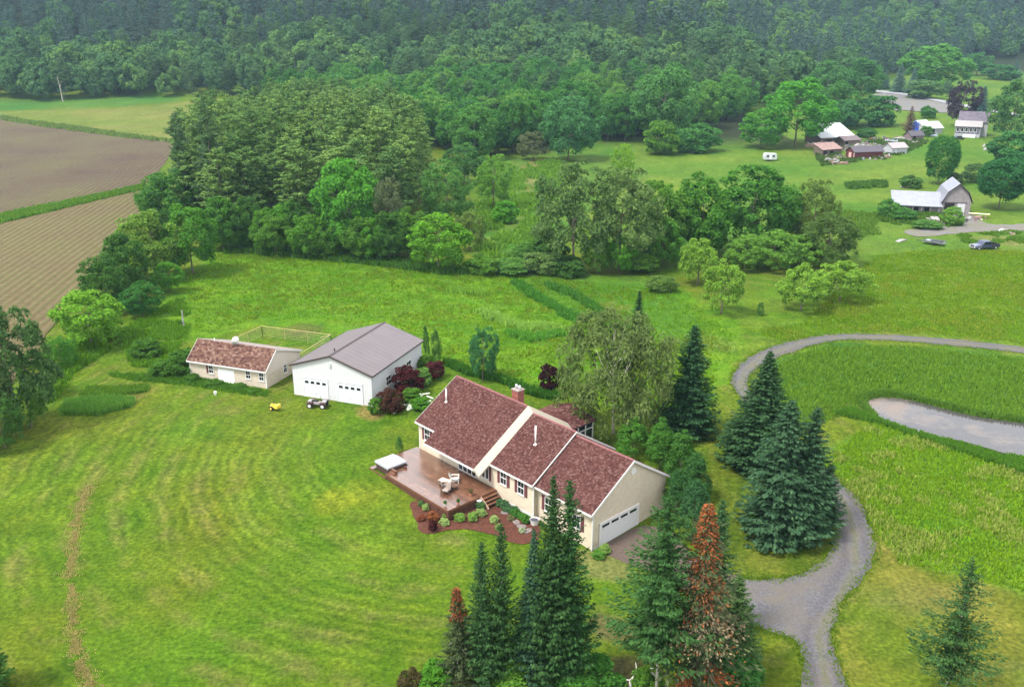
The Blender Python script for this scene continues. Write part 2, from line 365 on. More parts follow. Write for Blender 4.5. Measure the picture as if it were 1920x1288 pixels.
# mower rounds: fine rings about the house, only where the grass is mown
rv = t.nodes.new('ShaderNodeVectorMath'); rv.operation = 'DISTANCE'; rv.inputs[1].default_value = (float(cx), float(cy), 0.9); t.links.new(tcn.outputs['Object'], rv.inputs[0])
rw = t.nodes.new('ShaderNodeMath'); rw.operation = 'MULTIPLY_ADD'; rw.inputs[1].default_value = 22.0; t.links.new(noise_node(t, tcn.outputs['Object'], .10, 5), rw.inputs[0])
rk = t.nodes.new('ShaderNodeMath'); rk.operation = 'MULTIPLY'; rk.inputs[1].default_value = 2*math.pi/1.25; t.links.new(rv.outputs['Value'], rk.inputs[0]); t.links.new(rk.outputs[0], rw.inputs[2])
rsn = t.nodes.new('ShaderNodeMath'); rsn.operation = 'SINE'; t.links.new(rw.outputs[0], rsn.inputs[0])
rsc = t.nodes.new('ShaderNodeMapRange'); rsc.inputs['From Min'].default_value = -1; rsc.inputs['From Max'].default_value = 1; t.links.new(rsn.outputs[0], rsc.inputs['Value'])
rcol = rampnodes(t, rsc.outputs[0], [(0, (.78,.83,.78)), (.6, (1.03,1.02,1.03)), (1, (1.20,1.13,1.22))])
lm_ = t.nodes.new('ShaderNodeAttribute'); lm_.attribute_name = 'mown'
c0 = mulcol(t, at.outputs['Color'], rcol); t.links.new(lm_.outputs['Fac'], c0.node.inputs[0])
c = mulcol(t, mulcol(t, c0, c1), c2); t.links.new(c, b.inputs['Base Color'])
bp = t.nodes.new('ShaderNodeBump'); bp.inputs['Strength'].default_value = .8; bp.inputs['Distance'].default_value = .25
t.links.new(f1, bp.inputs['Height']); t.links.new(bp.outputs[0], b.inputs['Normal'])
gm.materials.append(gmat)
ground = link(bpy.data.objects.new('ground', gm)); ground['kind'] = 'structure'

def drape(name, px, m, off=.05, step=.8, smooth=3, world=False, wob=0, seed=0, zfun=None):
    P = np.asarray(px, float) if world else PW(px)
    if smooth: P = smooth_closed(P, smooth)
    # even out the outline
    Q = []
    for i in range(len(P)):
        a, bb = P[i], P[(i+1) % len(P)]; n = max(1, int(np.hypot(*(bb-a))/step)); Q += [a+(bb-a)*k/n for k in range(n)]
    Q = np.array(Q)
    if wob: Q = Q+wob*np.stack([fbm(Q[:,0]/1.1, Q[:,1]/1.1, seed+50, 3), fbm(Q[:,0]/1.1, Q[:,1]/1.1, seed+51, 3)], 1)
    ax = np.arange(Q[:,0].min(), Q[:,0].max(), step); ay = np.arange(Q[:,1].min(), Q[:,1].max(), step)
    gX, gY = np.meshgrid(ax, ay); gX = gX.ravel(); gY = gY.ravel()
    ok = in_poly(gX, gY, Q) & (dist_poly(gX, gY, Q) > step*.4)
    vs = [Vector((a, bb)) for a, bb in Q]+[Vector((a, bb)) for a, bb in zip(gX[ok], gY[ok])]
    r = delaunay_2d_cdt(vs, [], [list(range(len(Q)))], 1, 1e-5)
    A = np.array([tuple(v) for v in r[0]]); Z = (zfun(A[:,0], A[:,1]) if zfun else height(A[:,0], A[:,1])+off)
    me = bpy.data.meshes.new(name); me.from_pydata([(a, bb, z) for (a, bb), z in zip(A, Z)], [], [tuple(f) for f in r[2]])
    bm = bmesh.new(); bm.from_mesh(me); bmesh.ops.recalc_face_normals(bm, faces=bm.faces)
    if sum(f.normal.z for f in bm.faces) < 0: bmesh.ops.reverse_faces(bm, faces=bm.faces)
    bm.to_mesh(me); bm.free()
    me.polygons.foreach_set('use_smooth', [True]*len(me.polygons)); me.materials.append(m)
    o = link(bpy.data.objects.new(name, me)); o['kind'] = 'structure'; return o
# gravel drive
DRIVE = [(1512,1310),(1510,1250),(1500,1212),(1465,1190),(1420,1178),(1396,1150),(1388,1115),(1389,1086),(1420,1085),(1460,1085),(1502,1077),(1537,1060),(1560,1030),(1567,1000),(1564,965),(1553,930),(1528,895),(1485,848),(1430,795),(1388,750),(1372,712),(1386,686),(1422,661),(1472,643),(1530,631),(1600,626),(1700,630),(1800,638),(1930,652),(2150,672),(2150,684),(1930,663),(1800,650),(1700,641),(1600,637),(1542,644),(1494,658),(1436,680),(1406,705),(1404,733),(1432,770),(1485,818),(1540,868),(1580,908),(1612,946),(1633,990),(1641,1028),(1630,1062),(1602,1100),(1577,1130),(1566,1160),(1562,1200),(1570,1250),(1590,1310)]
def gravel_mat(name, a, b2, patch):
    m = bpy.data.materials.new(name); m.use_nodes = True; t = m.node_tree; bs = t.nodes['Principled BSDF']
    bs.inputs['Roughness'].default_value = .9; bs.inputs['Specular IOR Level'].default_value = .2; tcn = t.nodes.new('ShaderNodeTexCoord'); O = tcn.outputs['Object']
    f = noise_node(t, O, 5.0, 6, .75); g = noise_node(t, O, .35, 4, .6)
    c1 = rampnodes(t, f, [(.28, tuple(x*.55 for x in a)), (.5, a), (.72, b2)]); mm = t.nodes.new('ShaderNodeMix'); mm.data_type = 'RGBA'
    fac = rampnodes(t, g, [(.42, (0,0,0)), (.66, (.85,.85,.85))]); t.links.new(fac, mm.inputs[0]); t.links.new(c1, mm.inputs[6]); mm.inputs[7].default_value = (*patch, 1)
    t.links.new(mm.outputs[2], bs.inputs['Base Color'])
    bp = t.nodes.new('ShaderNodeBump'); bp.inputs['Strength'].default_value = .6; bp.inputs['Distance'].default_value = .08; t.links.new(f, bp.inputs['Height']); t.links.new(bp.outputs[0], bs.inputs['Normal'])
    return m
drv = gravel_mat('drive_gravel', (.085,.081,.086), (.145,.138,.148), (.105,.092,.075))
dw = drape('driveway', DRIVE, drv, .05, .42, 3, wob=.30)
CLN = np.array([G(*q)[:2] for q in [(1552,1290),(1540,1230),(1535,1190),(1578,1112),(1606,1060),(1602,1000),(1587,950),(1555,905),(1505,855),(1455,805),(1410,760),(1388,725),(1395,697),(1428,670),(1482,650),(1536,637),(1600,631),(1700,635),(1800,644),(1930,658),(2100,675)]])
cv0 = np.array([v.co[:2] for v in dw.data.vertices]); cd = dist_poly(cv0[:,0], cv0[:,1], CLN, closed=False); rt = np.exp(-((cd-.85)/.38)**2)-.9*np.exp(-(cd/.38)**2)
ra = dw.data.attributes.new('rut', 'FLOAT', 'POINT'); ra.data.foreach_set('value', rt.astype(np.float32))
t = drv.node_tree; bs = t.nodes['Principled BSDF']; src = bs.inputs['Base Color'].links[0].from_socket; at = t.nodes.new('ShaderNodeAttribute'); at.attribute_name = 'rut'
mr = t.nodes.new('ShaderNodeMapRange'); mr.inputs['From Min'].default_value = -.9; mr.inputs['From Max'].default_value = 1; t.links.new(at.outputs['Fac'], mr.inputs['Value'])
rc_ = rampnodes(t, mr.outputs[0], [(0, (.92,1.0,.62)), (.47, (1,1,1)), (1, (.78,.77,.80))]); t.links.new(mulcol(t, src, rc_), bs.inputs['Base Color'])
drape('garage_apron', [(1122,1027),(1168,1003),(1212,984),(1262,1002),(1330,1062),(1394,1088),(1398,1150),(1300,1110),(1200,1065),(1150,1046)], gravel_mat('apron_gravel', (.085,.062,.050), (.135,.100,.080), (.075,.058,.045)), .03, .6, 3, wob=.25, seed=4)
drape('barn_lane', [(1700,432),(1760,425),(1790,402),(1826,404),(1850,420),(1930,421),(2100,420),(2100,434),(1930,434),(1840,436),(1780,440),(1720,444)], gravel_mat('lane_gravel', (.125,.115,.11), (.19,.175,.17), (.11,.11,.06)), .08, 1.5, 3, wob=.6)
drape('gravel_yard', [(1640,178),(1690,176),(1790,200),(1800,212),(1740,212),(1700,208),(1672,206),(1650,190)], gravel_mat('yard_gravel', (.115,.11,.115), (.17,.165,.17), (.14,.13,.09)), .25, 4, 3, wob=2)
drape('road', [(1630,169),(1700,177),(1800,196),(1900,214),(1900,218),(1800,201),(1700,181),(1630,173)], mat('road_asphalt', (.20,.20,.21), .9, noise=.15, nscale=.5), .45, 5, 3)
# mulch bed in front of the deck
MULCH = [(768,950),(778,940),(800,945),(835,958),(870,948),(905,930),(930,925),(990,958),(1012,985),(1010,1010),(980,1020),(945,1012),(915,1000),(880,993),(840,996),(805,1002),(788,996),(780,975)]
mm_ = mat('bark_mulch', (.068,.022,.012), .95, noise=.55, nscale=6, bump=.9, bscale=14)
drape('mulch_bed', MULCH, mm_, .06, .4, 3, wob=.18)
# crop fields
def field_mat(name, d, period, soil, soil2, crop, amt):
    m = bpy.data.materials.new(name); m.use_nodes = True; t = m.node_tree; bs = t.nodes['Principled BSDF']; bs.inputs['Roughness'].default_value = .95; bs.inputs['Specular IOR Level'].default_value = .1
    tcn = t.nodes.new('ShaderNodeTexCoord'); O = tcn.outputs['Object']
    dt = t.nodes.new('ShaderNodeVectorMath'); dt.operation = 'DOT_PRODUCT'; dt.inputs[1].default_value = (-d[1]*2*math.pi/period, d[0]*2*math.pi/period, 0); t.links.new(O, dt.inputs[0])
    wob = noise_node(t, O, .06, 3); ad = t.nodes.new('ShaderNodeMath'); ad.operation = 'MULTIPLY_ADD'; ad.inputs[1].default_value = 2.5; t.links.new(wob, ad.inputs[0]); t.links.new(dt.outputs['Value'], ad.inputs[2])
    sn = t.nodes.new('ShaderNodeMath'); sn.operation = 'SINE'; t.links.new(ad.outputs[0], sn.inputs[0])
    big = noise_node(t, O, .035, 4, .55); fine = noise_node(t, O, 1.2, 5, .7)
    s = rampnodes(t, big, [(.3, soil), (.7, soil2)]); s = mulcol(t, s, rampnodes(t, fine, [(.25, (.6,.6,.6)), (.75, (1.4,1.4,1.4))]))
    a1 = t.nodes.new('ShaderNodeMath'); a1.operation = 'MULTIPLY_ADD'; a1.inputs[1].default_value = .34; a1.inputs[2].default_value = .0; t.links.new(sn.outputs[0], a1.inputs[0])
    a2 = t.nodes.new('ShaderNodeMath'); a2.operation = 'MULTIPLY_ADD'; a2.inputs[1].default_value = 1.5; t.links.new(fine, a2.inputs[0]); t.links.new(a1.outputs[0], a2.inputs[2])
    a3 = t.nodes.new('ShaderNodeMath'); a3.operation = 'MULTIPLY_ADD'; a3.inputs[1].default_value = 1.2; t.links.new(big, a3.inputs[0]); t.links.new(a2.outputs[0], a3.inputs[2])
    fac = rampnodes(t, a3.outputs[0], [(.0, (0,0,0)), (.55+.0, (0,0,0)), (1.0, (amt,)*3)])
    # the ramp takes 0..1, so bring the sum there
    mr = t.nodes.new('ShaderNodeMapRange'); mr.inputs['From Min'].default_value = .6; mr.inputs['From Max'].default_value = 2.1; t.links.new(a3.outputs[0], mr.inputs['Value'])
    t.links.new(mr.outputs[0], fac.node.inputs[0])
    mm = t.nodes.new('ShaderNodeMix'); mm.data_type = 'RGBA'; t.links.new(fac, mm.inputs[0]); t.links.new(s, mm.inputs[6]); mm.inputs[7].default_value = (*crop, 1)
    t.links.new(mm.outputs[2], bs.inputs['Base Color'])
    bp = t.nodes.new('ShaderNodeBump'); bp.inputs['Strength'].default_value = .5; bp.inputs['Distance'].default_value = .15; t.links.new(sn.outputs[0], bp.inputs['Height']); t.links.new(bp.outputs[0], bs.inputs['Normal'])
    return m
d2 = G(215, 432)[:2]-G(0, 590)[:2]; d2 /= np.hypot(*d2)
d1 = G(150, 262)[:2]-G(0, 330)[:2]; d1 /= np.hypot(*d1)
FIELD1 = [(-400,205),(-80,214),(0,223),(110,238),(230,256),(316,266),(322,285),(300,320),(268,346),(150,374),(0,404),(-80,425),(-400,520)]
FIELD2 = [(-400,560),(-80,440),(0,421),(100,397),(262,358),(276,372),(250,415),(200,475),(150,545),(110,590),(80,640),(60,690),(-80,760),(-400,800)]
drape('ploughed_field', FIELD1, field_mat('ploughed_soil', d1, 1.6, (.060,.041,.029), (.088,.066,.039), (.056,.068,.014), 1.0), .12, 6, 2, wob=1.0)
drape('crop_field', FIELD2, field_mat('crop_soil', d2, 1.55, (.086,.066,.032), (.102,.080,.038), (.050,.074,.009), 1.0), .12, 3, 2, wob=.5)
# pond
wz = height1(*G(1700, 735)[:2])-.20
pm = bpy.data.materials.new('pond_water'); pm.use_nodes = True; t = pm.node_tree; bs = t.nodes['Principled BSDF']; tcn = t.nodes.new('ShaderNodeTexCoord'); O = tcn.outputs['Object']
bs.inputs['Roughness'].default_value = .06; bs.inputs['Specular IOR Level'].default_value = .6; bs.inputs['IOR'].default_value = 1.45
at = t.nodes.new('ShaderNodeAttribute'); at.attribute_name = 'scum'
sc = noise_node(t, O, .5, 5, .6); a = t.nodes.new('ShaderNodeMath'); a.operation = 'MULTIPLY_ADD'; a.inputs[1].default_value = 1.0; t.links.new(sc, a.inputs[0]); t.links.new(at.outputs['Fac'], a.inputs[2])
fac = rampnodes(t, a.outputs[0], [(.66, (0,0,0)), (1.0, (1,1,1))])
cm = t.nodes.new('ShaderNodeMix'); cm.data_type = 'RGBA'; t.links.new(fac, cm.inputs[0]); cm.inputs[6].default_value = (.050,.045,.045,1); cm.inputs[7].default_value = (.135,.105,.085,1); t.links.new(cm.outputs[2], bs.inputs['Base Color'])
rm = t.nodes.new('ShaderNodeMapRange'); rm.inputs['To Min'].default_value = .05; rm.inputs['To Max'].default_value = .5; t.links.new(fac, rm.inputs['Value']); t.links.new(rm.outputs[0], bs.inputs['Roughness'])
bp = t.nodes.new('ShaderNodeBump'); bp.inputs['Strength'].default_value = .12; bp.inputs['Distance'].default_value = .1; t.links.new(noise_node(t, O, 2.2, 3, .5), bp.inputs['Height']); t.links.new(bp.outputs[0], bs.inputs['Normal'])
pond = drape('pond', POND_W*1.0+(POND_W-POND_C)*.03, pm, 0, 1.0, 0, world=True, zfun=lambda x, y: np.full(len(x), wz))
pv = np.array([v.co[:2] for v in pond.data.vertices]); near = PW([(1632,765),(1690,793),(1740,808),(1800,818),(1880,842),(1960,872)]); dn = dist_poly(pv[:,0], pv[:,1], near, closed=False)
left = G(1660, 765)[:2]; dl = np.hypot(pv[:,0]-left[0], pv[:,1]-left[1])
sv_ = np.clip(.30*(1-dn/4.0), 0, 1)+np.clip(.30*(1-dl/7), 0, 1)
pa = pond.data.attributes.new('scum', 'FLOAT', 'POINT'); pa.data.foreach_set('value', sv_.astype(np.float32))
# ================================================================== TREES
LEAF = island_mat('leaf', [(.8,.95,.7), (1.6,1.8,1.35), (1.8,1.95,1.6), (2.7,2.7,2.1)], trans=.5, objcol=True)
NEEDLE = island_mat('needle', [(.8,.95,.8), (1.6,1.8,1.5), (1.8,1.95,1.7), (2.9,2.9,2.3)], trans=.3, objcol=True)
BARK = mat('bark', (.14,.115,.09), .95, noise=.35, nscale=3, streak=(4,4,.6))
BARKP = mat('pale_bark', (.32,.29,.25), .95, noise=.3, nscale=3, streak=(4,4,.6))
def unit(v): return v/np.maximum(np.linalg.norm(v, axis=-1, keepdims=True), 1e-9)
def cards(c, n, s, rs, asp=.6, along=None):
    """rhombic leaf sprays: centre c, normal n, half-size s"""
    N = len(c)
    a = along if along is not None else rs.randn(N, 3)
    a = unit(a-n*np.sum(a*n, 1, keepdims=True)); b = np.cross(n, a)
    s = np.broadcast_to(s, (N,))[:, None]
    V = np.stack([c-a*s, c+b*s*asp, c+a*s, c-b*s*asp], 1).reshape(-1, 3)
    return V, np.arange(4*N).reshape(-1, 4)
def join(parts):
    V = []; F = []; k = 0
    for v, f in parts: V.append(v); F.append(f+k); k += len(v)
    return np.concatenate(V), np.concatenate(F)
def crown_broad(seed, leaves=6000, clumps=60, bottom=.12, size=.034, shape='round', top=.0, clump=(.11,.2), asp=.65, hang=0):
    rs = np.random.RandomState(seed); d = unit(rs.randn(clumps*3, 3)); d = d[d[:,2] > -.75][:clumps]; K = len(d)
    th = np.arctan2(d[:,1], d[:,0]); lob = 1+.13*np.sin(2*th+rs.rand()*6)+.09*np.sin(3*th+rs.rand()*6)+.08*np.sin(5*d[:,2]+rs.rand()*6)
    rad = rs.uniform(*clump, K); depth_ = rs.uniform(.66, 1.06, K)
    e = np.stack([d[:,0]*(.5-rad*.75)*lob, d[:,1]*(.5-rad*.75)*lob, d[:,2]*((1-bottom)/2-rad*.6)], 1)*depth_[:, None]
    if shape == 'egg':
        e = np.stack([d[:,0]*(.5-rad*.8), d[:,1]*(.5-rad*.8), d[:,2]*((1-bottom)/2-rad*.6)], 1)*rs.uniform(.9, 1.02, K)[:, None]; f = 1+.22*d[:,2]; e[:,0] *= f; e[:,1] *= f
    if shape == 'cone': f = 1.0-.55*np.clip(d[:,2], -1, 1); e[:,0] *= f*.8; e[:,1] *= f*.8
    if shape == 'vase': f = 1.0+.35*np.clip(d[:,2], -1, .6); e[:,0] *= f*.85; e[:,1] *= f*.85
    cz = (1+bottom)/2; e[:,2] += cz
    wgt = rad**2; pick = rs.choice(K, leaves, p=wgt/wgt.sum()); o = unit(e[pick]-np.array([0,0,cz-.1]))
    q = unit(rs.randn(leaves, 3)*.8+.8*o+np.array([0,0,.55])); rr = rad[pick]*rs.uniform(.6, 1.12, leaves)
    P = e[pick]+q*rr[:, None]*np.array([1,1,.8]); n = unit(q+.55*rs.randn(leaves, 3)+np.array([0,0,.25])); s = size*rs.uniform(.6, 1.3, leaves)
    along = None
    if hang:
        along = np.tile([0,0,-1.], (leaves, 1))+.25*rs.randn(leaves, 3); P[:,2] -= hang*rs.rand(leaves)**2
    P[:,2] = np.clip(P[:,2], .01, 1.02)
    return cards(P, n, s, rs, asp, along)
def crown_spruce(seed, whorls=44, per=9, sprays=9, width=.5, bottom=.03, size=.026, power=.85, droop=.35, gap=0, ragged=.15, up=0.12):
    rs = np.random.RandomState(seed); P = []; A = []; S = []; Nn = []
    for i in range(whorls):
        z = bottom+(1-bottom)*(i/whorls)**.92*.985; L0 = width*((1-z)/(1-bottom))**power*(1 if z > bottom+.12 else .8+1.6*(z-bottom))
        m = max(4, int(per*(0.45+.6*(1-z)))); ph = rs.rand()*6.3
        if gap and rs.rand() < gap and z < .8: m = max(2, m//3)
        for k in range(m):
            th = ph+2*math.pi*(k+rs.uniform(-.3, .3))/m; L = L0*rs.uniform(1-ragged*2, 1+ragged)+.004
            n_s = max(2, int(sprays*(.35+.9*L/width))); t = (np.arange(n_s)+.6)/n_s
            r = L*t; zz = z-droop*L*t+up*L*t*t*1.8+rs.uniform(-.006, .006)
            dr = np.array([math.cos(th), math.sin(th)]); side = np.array([-dr[1], dr[0]])
            off = rs.uniform(-1, 1, n_s)*.26*L*(1-t*.6)
            P.append(np.stack([dr[0]*r+side[0]*off, dr[1]*r+side[1]*off, zz-.1*np.abs(off)], 1))
            a = np.stack([dr[0]+side[0]*off*5, dr[1]+side[1]*off*5, np.full(n_s, -.25-.3*droop)], 1); A.append(a)
            Nn.append(np.tile([dr[0]*.35, dr[1]*.35, .9], (n_s, 1))); S.append(np.full(n_s, size*(.55+.75*L/width)))
    P = np.concatenate(P); A = np.concatenate(A); Nn = unit(np.concatenate(Nn)+.38*rs.randn(len(P), 3)); S = np.concatenate(S)*rs.uniform(.7, 1.3, len(P))
    tip = np.array([[0,0,1-.03*i] for i in range(4)]); P = np.concatenate([P, tip]); A = np.concatenate([A, np.tile([.05,0,1.], (4,1))]); Nn = np.concatenate([Nn, unit(rs.randn(4,3)*[1,1,.1])]); S = np.concatenate([S, np.full(4, .02)])
    return cards(P, Nn, S, rs, .5, A+.25*rs.randn(len(A), 3))
def crown_pine(seed, limbs=60, tufts=13, per=7, width=.5, bottom=.15, size=.028):
    """white pine: open tiers of upswept plumes and a rounded, ragged head"""
    rs = np.random.RandomState(seed); P = []; Nn = []; S = []
    for i in range(limbs):
        z = bottom+(1-bottom)*(i/limbs)*.97; prof = math.sin(math.pi*min(1, (.22+.78*(1-z)/(1-bottom))))**.6 if z > .5 else .95
        L = width*max(.12, min(1, prof*((1-z)/(1-bottom))**.35))*rs.uniform(.55, 1.15); th = rs.rand()*6.3; m = max(3, int(tufts*L/width)); t = rs.uniform(.3, 1, m)
        c = np.stack([np.cos(th+rs.uniform(-.35,.35,m))*L*t, np.sin(th+rs.uniform(-.35,.35,m))*L*t, z+.05*L*t+.08*L*t*t+rs.uniform(-.012,.012,m)], 1)
        for q in c:
            d = unit(rs.randn(per, 3)+[0,0,.5]); P.append(q+d*.034*np.array([1.5,1.5,.28])); Nn.append(d); S.append(np.full(per, size))
    P = np.concatenate(P); N = unit(np.concatenate(Nn)*.7+.35*rs.randn(len(P), 3)+[0,0,.8]); S = np.concatenate(S)*rs.uniform(.6, 1.3, len(P)); P[:,2] = np.clip(P[:,2], .02, 1.03)
    return cards(P, N, S, rs, .55)
def limbs_mb(seed, h0=.0, top=.8, r=.022, n=7, spread=.3, start=.25, rise=.25):
    rs = random.Random(seed); mb = MB()
    mb.tube([(0,0,-.01),(0,0,.08),(.01*rs.uniform(-1,1),.01*rs.uniform(-1,1),top*.5),(0,0,top)], [r*1.3,r,r*.65,r*.12], 7)
    for i in range(n):
        z = start+(top*.85-start)*i/max(1,n-1); a = rs.uniform(0, 6.3); L = spread*rs.uniform(.6,1)*(1-.4*i/n)
        mb.tube([(0,0,z),(math.cos(a)*L*.5,math.sin(a)*L*.5,z+rise*L*.7),(math.cos(a)*L,math.sin(a)*L,z+rise*L*2)], [r*.5,r*.3,r*.08], 5)
    return mb
PROTO = {}
def proto(kind, VF, m, trunk=None):
    me = np_mesh(kind+'_crown', VF[0], VF[1]); me.materials.append(m)
    tm = None
    if trunk:
        mb, bm_ = trunk; tm = bpy.data.meshes.new(kind+'_trunk'); tm.from_pydata(mb.v, [], mb.f); tm.materials.append(bm_); tm.polygons.foreach_set('use_smooth', [True]*len(tm.polygons))
    PROTO.setdefault(kind, []).append((me, tm))
def aspect(VF, zs):
    """meshes are built one unit wide and one unit high; undo the later stretch on each card so that leaves keep their shape"""
    v = VF[0].reshape(-1, 4, 3).copy(); c = v.mean(1, keepdims=True); v = c+(v-c)*np.array([1, 1, zs]); return v.reshape(-1, 3), VF[1]
CL = dict(clump=(.06,.135))
for s in range(6): proto('broad', aspect(crown_broad(10+s, 11000, 120, .0, .022, **CL), .85), LEAF, (limbs_mb(s, top=.75), BARK))
for s in range(3): proto('fine', aspect(crown_broad(30+s, 12000, 150, .0, .018, clump=(.05,.11)), .8), LEAF, (limbs_mb(40+s, top=.8), BARK))
for s in range(3): proto('bush', aspect(crown_broad(50+s, 4200, 50, -.1, .036, clump=(.10,.2)), 1.2), LEAF)
for s in range(3): proto('apple', aspect(crown_broad(60+s, 6200, 85, .02, .025, clump=(.07,.14)), 1.0), LEAF, (limbs_mb(60+s, top=.6, r=.03, n=9, spread=.36, start=.18, rise=.35), BARK))
proto('oval', aspect(crown_broad(70, 11000, 170, .02, .026, clump=(.09,.13), shape='egg'), .65), LEAF, (limbs_mb(70), BARK))
proto('dome', aspect(crown_broad(71, 10000, 130, .10, .026, clump=(.09,.15), shape='egg'), .9), LEAF, (limbs_mb(71), BARK))
for s in range(2): proto('willow', aspect(crown_broad(75+s, 15000, 130, .0, .022, clump=(.06,.13), asp=.34, hang=.09), .8), LEAF, (limbs_mb(75+s, top=.85, r=.018, n=12, spread=.36, rise=.5), BARKP))
for s in range(3): proto('cedar', aspect(crown_broad(80+s, 8000, 90, .0, .028, shape='cone', clump=(.09,.16), asp=.5), .55), NEEDLE, (limbs_mb(80+s), BARK))
for s in range(2): proto('column', aspect(crown_broad(85+s, 3000, 80, .0, .060, clump=(.12,.2), asp=.45), .25), NEEDLE)
for s in range(3): proto('spruce', aspect(crown_spruce(90+s, 84-10*s, 17, 42, .5, .0, .025, power=(.85,.66,.74)[s], droop=(.22,.26,.18)[s], gap=(0,.10,.16)[s], ragged=(.2,.28,.30)[s]), .42), NEEDLE, (limbs_mb(90+s, top=.95, r=.012, n=0), BARK))
for s in range(3): proto('fir', aspect(crown_spruce(95+s, 76-8*s, 14, 40, .5, (.12,.10,.16)[s], .025, power=(.8,.62,.72)[s], droop=(.14,.2,.10)[s], gap=(.12,.2,.26)[s], ragged=(.25,.32,.34)[s]), .34), NEEDLE, (limbs_mb(95+s, top=.97, r=.011, n=0), BARKP))
proto('ragged', aspect(crown_spruce(99, 60, 11, 32, .5, .13, .028, power=.75, droop=.15, gap=.35, ragged=.28), .36), NEEDLE, (limbs_mb(99, top=.97, r=.013, n=14, spread=.3, start=.2, rise=-.05), BARKP))
proto('ragged', aspect(crown_spruce(101, 46, 9, 24, .5, .2, .024, power=.7, droop=.18, gap=.5, ragged=.3), .36), NEEDLE, (limbs_mb(98, top=.97, r=.010, n=30, spread=.30, start=.15, rise=-.12), BARK))
for s in range(2): proto('fir_open', aspect(crown_spruce(105+s, 50-8*s, 12-2*s, 60, .5, .30-.06*s, .017, power=.72, droop=.12, gap=.22+.13*s, ragged=.32+.05*s), .36), NEEDLE, (limbs_mb(105+s, top=.97, r=.012, n=0), BARKP))
for s in range(5): proto('pine', aspect(crown_pine(110+s, 80, 16, 13, size=.025), .42), NEEDLE, (limbs_mb(110+s, top=.97, r=.012, n=0), BARK))
tree_rs = random.Random(7)
def place_tree(kind, name, label, cat, p, h, wd, col, group=None, var=None, parts=True, dup_col=None):
    """a tree as an empty at its foot with crown and trunk under it"""
    r = thing(name, label, cat, (p[0], p[1], p[2]-.05), tree_rs.uniform(0, 6.28), group)
    r.rotation_euler.x = tree_rs.gauss(0, .022); r.rotation_euler.y = tree_rs.gauss(0, .022)
    L = PROTO[kind]; me, tm = L[var % len(L) if var is not None else tree_rs.randrange(len(L))]
    c = link(bpy.data.objects.new('crown' if tm else 'foliage', me)); c.parent = r; c.scale = (wd, wd, h); c.color = (*col, 1)
    if tm:
        tk = link(bpy.data.objects.new('trunk', tm)); tk.parent = r; tk.scale = (max(wd*.6, h*.55), max(wd*.6, h*.55), h)
    return r
def T(kind, name, label, bx, by, ty, wpx, col, cat='tree', group=None, var=None):
    p = G(bx, by); h = max(.4, z_at(p[0], p[1], ty)-p[2]); wd = wpx*depth(p)/F_PX
    return place_tree(kind, name, label, cat, p, h, wd, col, group, var)
MID = (.058,.120,.020); DARK = (.038,.084,.020); YEL = (.115,.195,.020); OLV = (.085,.12,.035); BLU = (.026,.052,.034); SPR = (.022,.046,.017); PIN = (.060,.098,.040); GRN = (.055,.14,.018); GRY = (.062,.100,.036); RED = (.042,.010,.013); PUR = (.045,.028,.040)
# --- foreground conifers, below the house
T('fir','spruce_tree','tall spruce with narrow spire, left of the twin pair in front of garage corner', 1030,1302,890,124,SPR,'tree','twin spruces in the foreground',0)
T('fir','spruce_tree','tall spruce with narrow spire, right of the twin pair in front of garage corner', 1066,1296,893,112,(.021,.050,.017),'tree','twin spruces in the foreground',1)
T('spruce','blue_spruce_tree','shorter blue-green spruce just left of the twin spruces', 1000,1290,985,105,(.028,.058,.036),'tree',None,0)
T('fir','spruce_tree','slim spruce with pale trunk base, in front of the mulch bed', 941,1302,976,92,(.022,.047,.017),'tree',None,2)
T('fir','spruce_tree','slimmest young spruce on left of the foreground clump', 903,1300,1008,86,(.025,.053,.020),'tree',None,1)
dying = T('ragged','dying_spruce_tree','small dying spruce with rusty red top, left end of foreground clump', 870,1296,1092,90,(.032,.042,.020),'tree',None,0)
T('fir_open','spruce_tree','broad green spruce with bare grey lower trunk below garage door', 1228,1330,905,205,(.024,.054,.018),'tree',None,0)
dying2 = T('ragged','dying_spruce_tree','large half-dead spruce with rusty orange branches beside the gravel apron', 1300,1340,935,215,(.034,.042,.022),'tree',None,1)
T('fir','spruce_tree','narrow dark green spruce behind the rusty orange dying spruce', 1328,1200,930,96,(.024,.052,.022),'tree',None,1)
T('fir','spruce_tree','pale green spruce low on right flank of the rusty dying spruce', 1368,1262,1070,110,(.042,.072,.026),'tree',None,2)
lone = T('fir_open','spruce_tree','lone open-branched spruce on the dry grass right of the drive', 1766,1322,1036,158,(.024,.050,.018),'tree',None,1)
T('spruce','spruce_tree','spruce mostly outside the left edge, one branch tip showing over the lawn', -58,1320,1060,150,DARK,'tree',None,1)
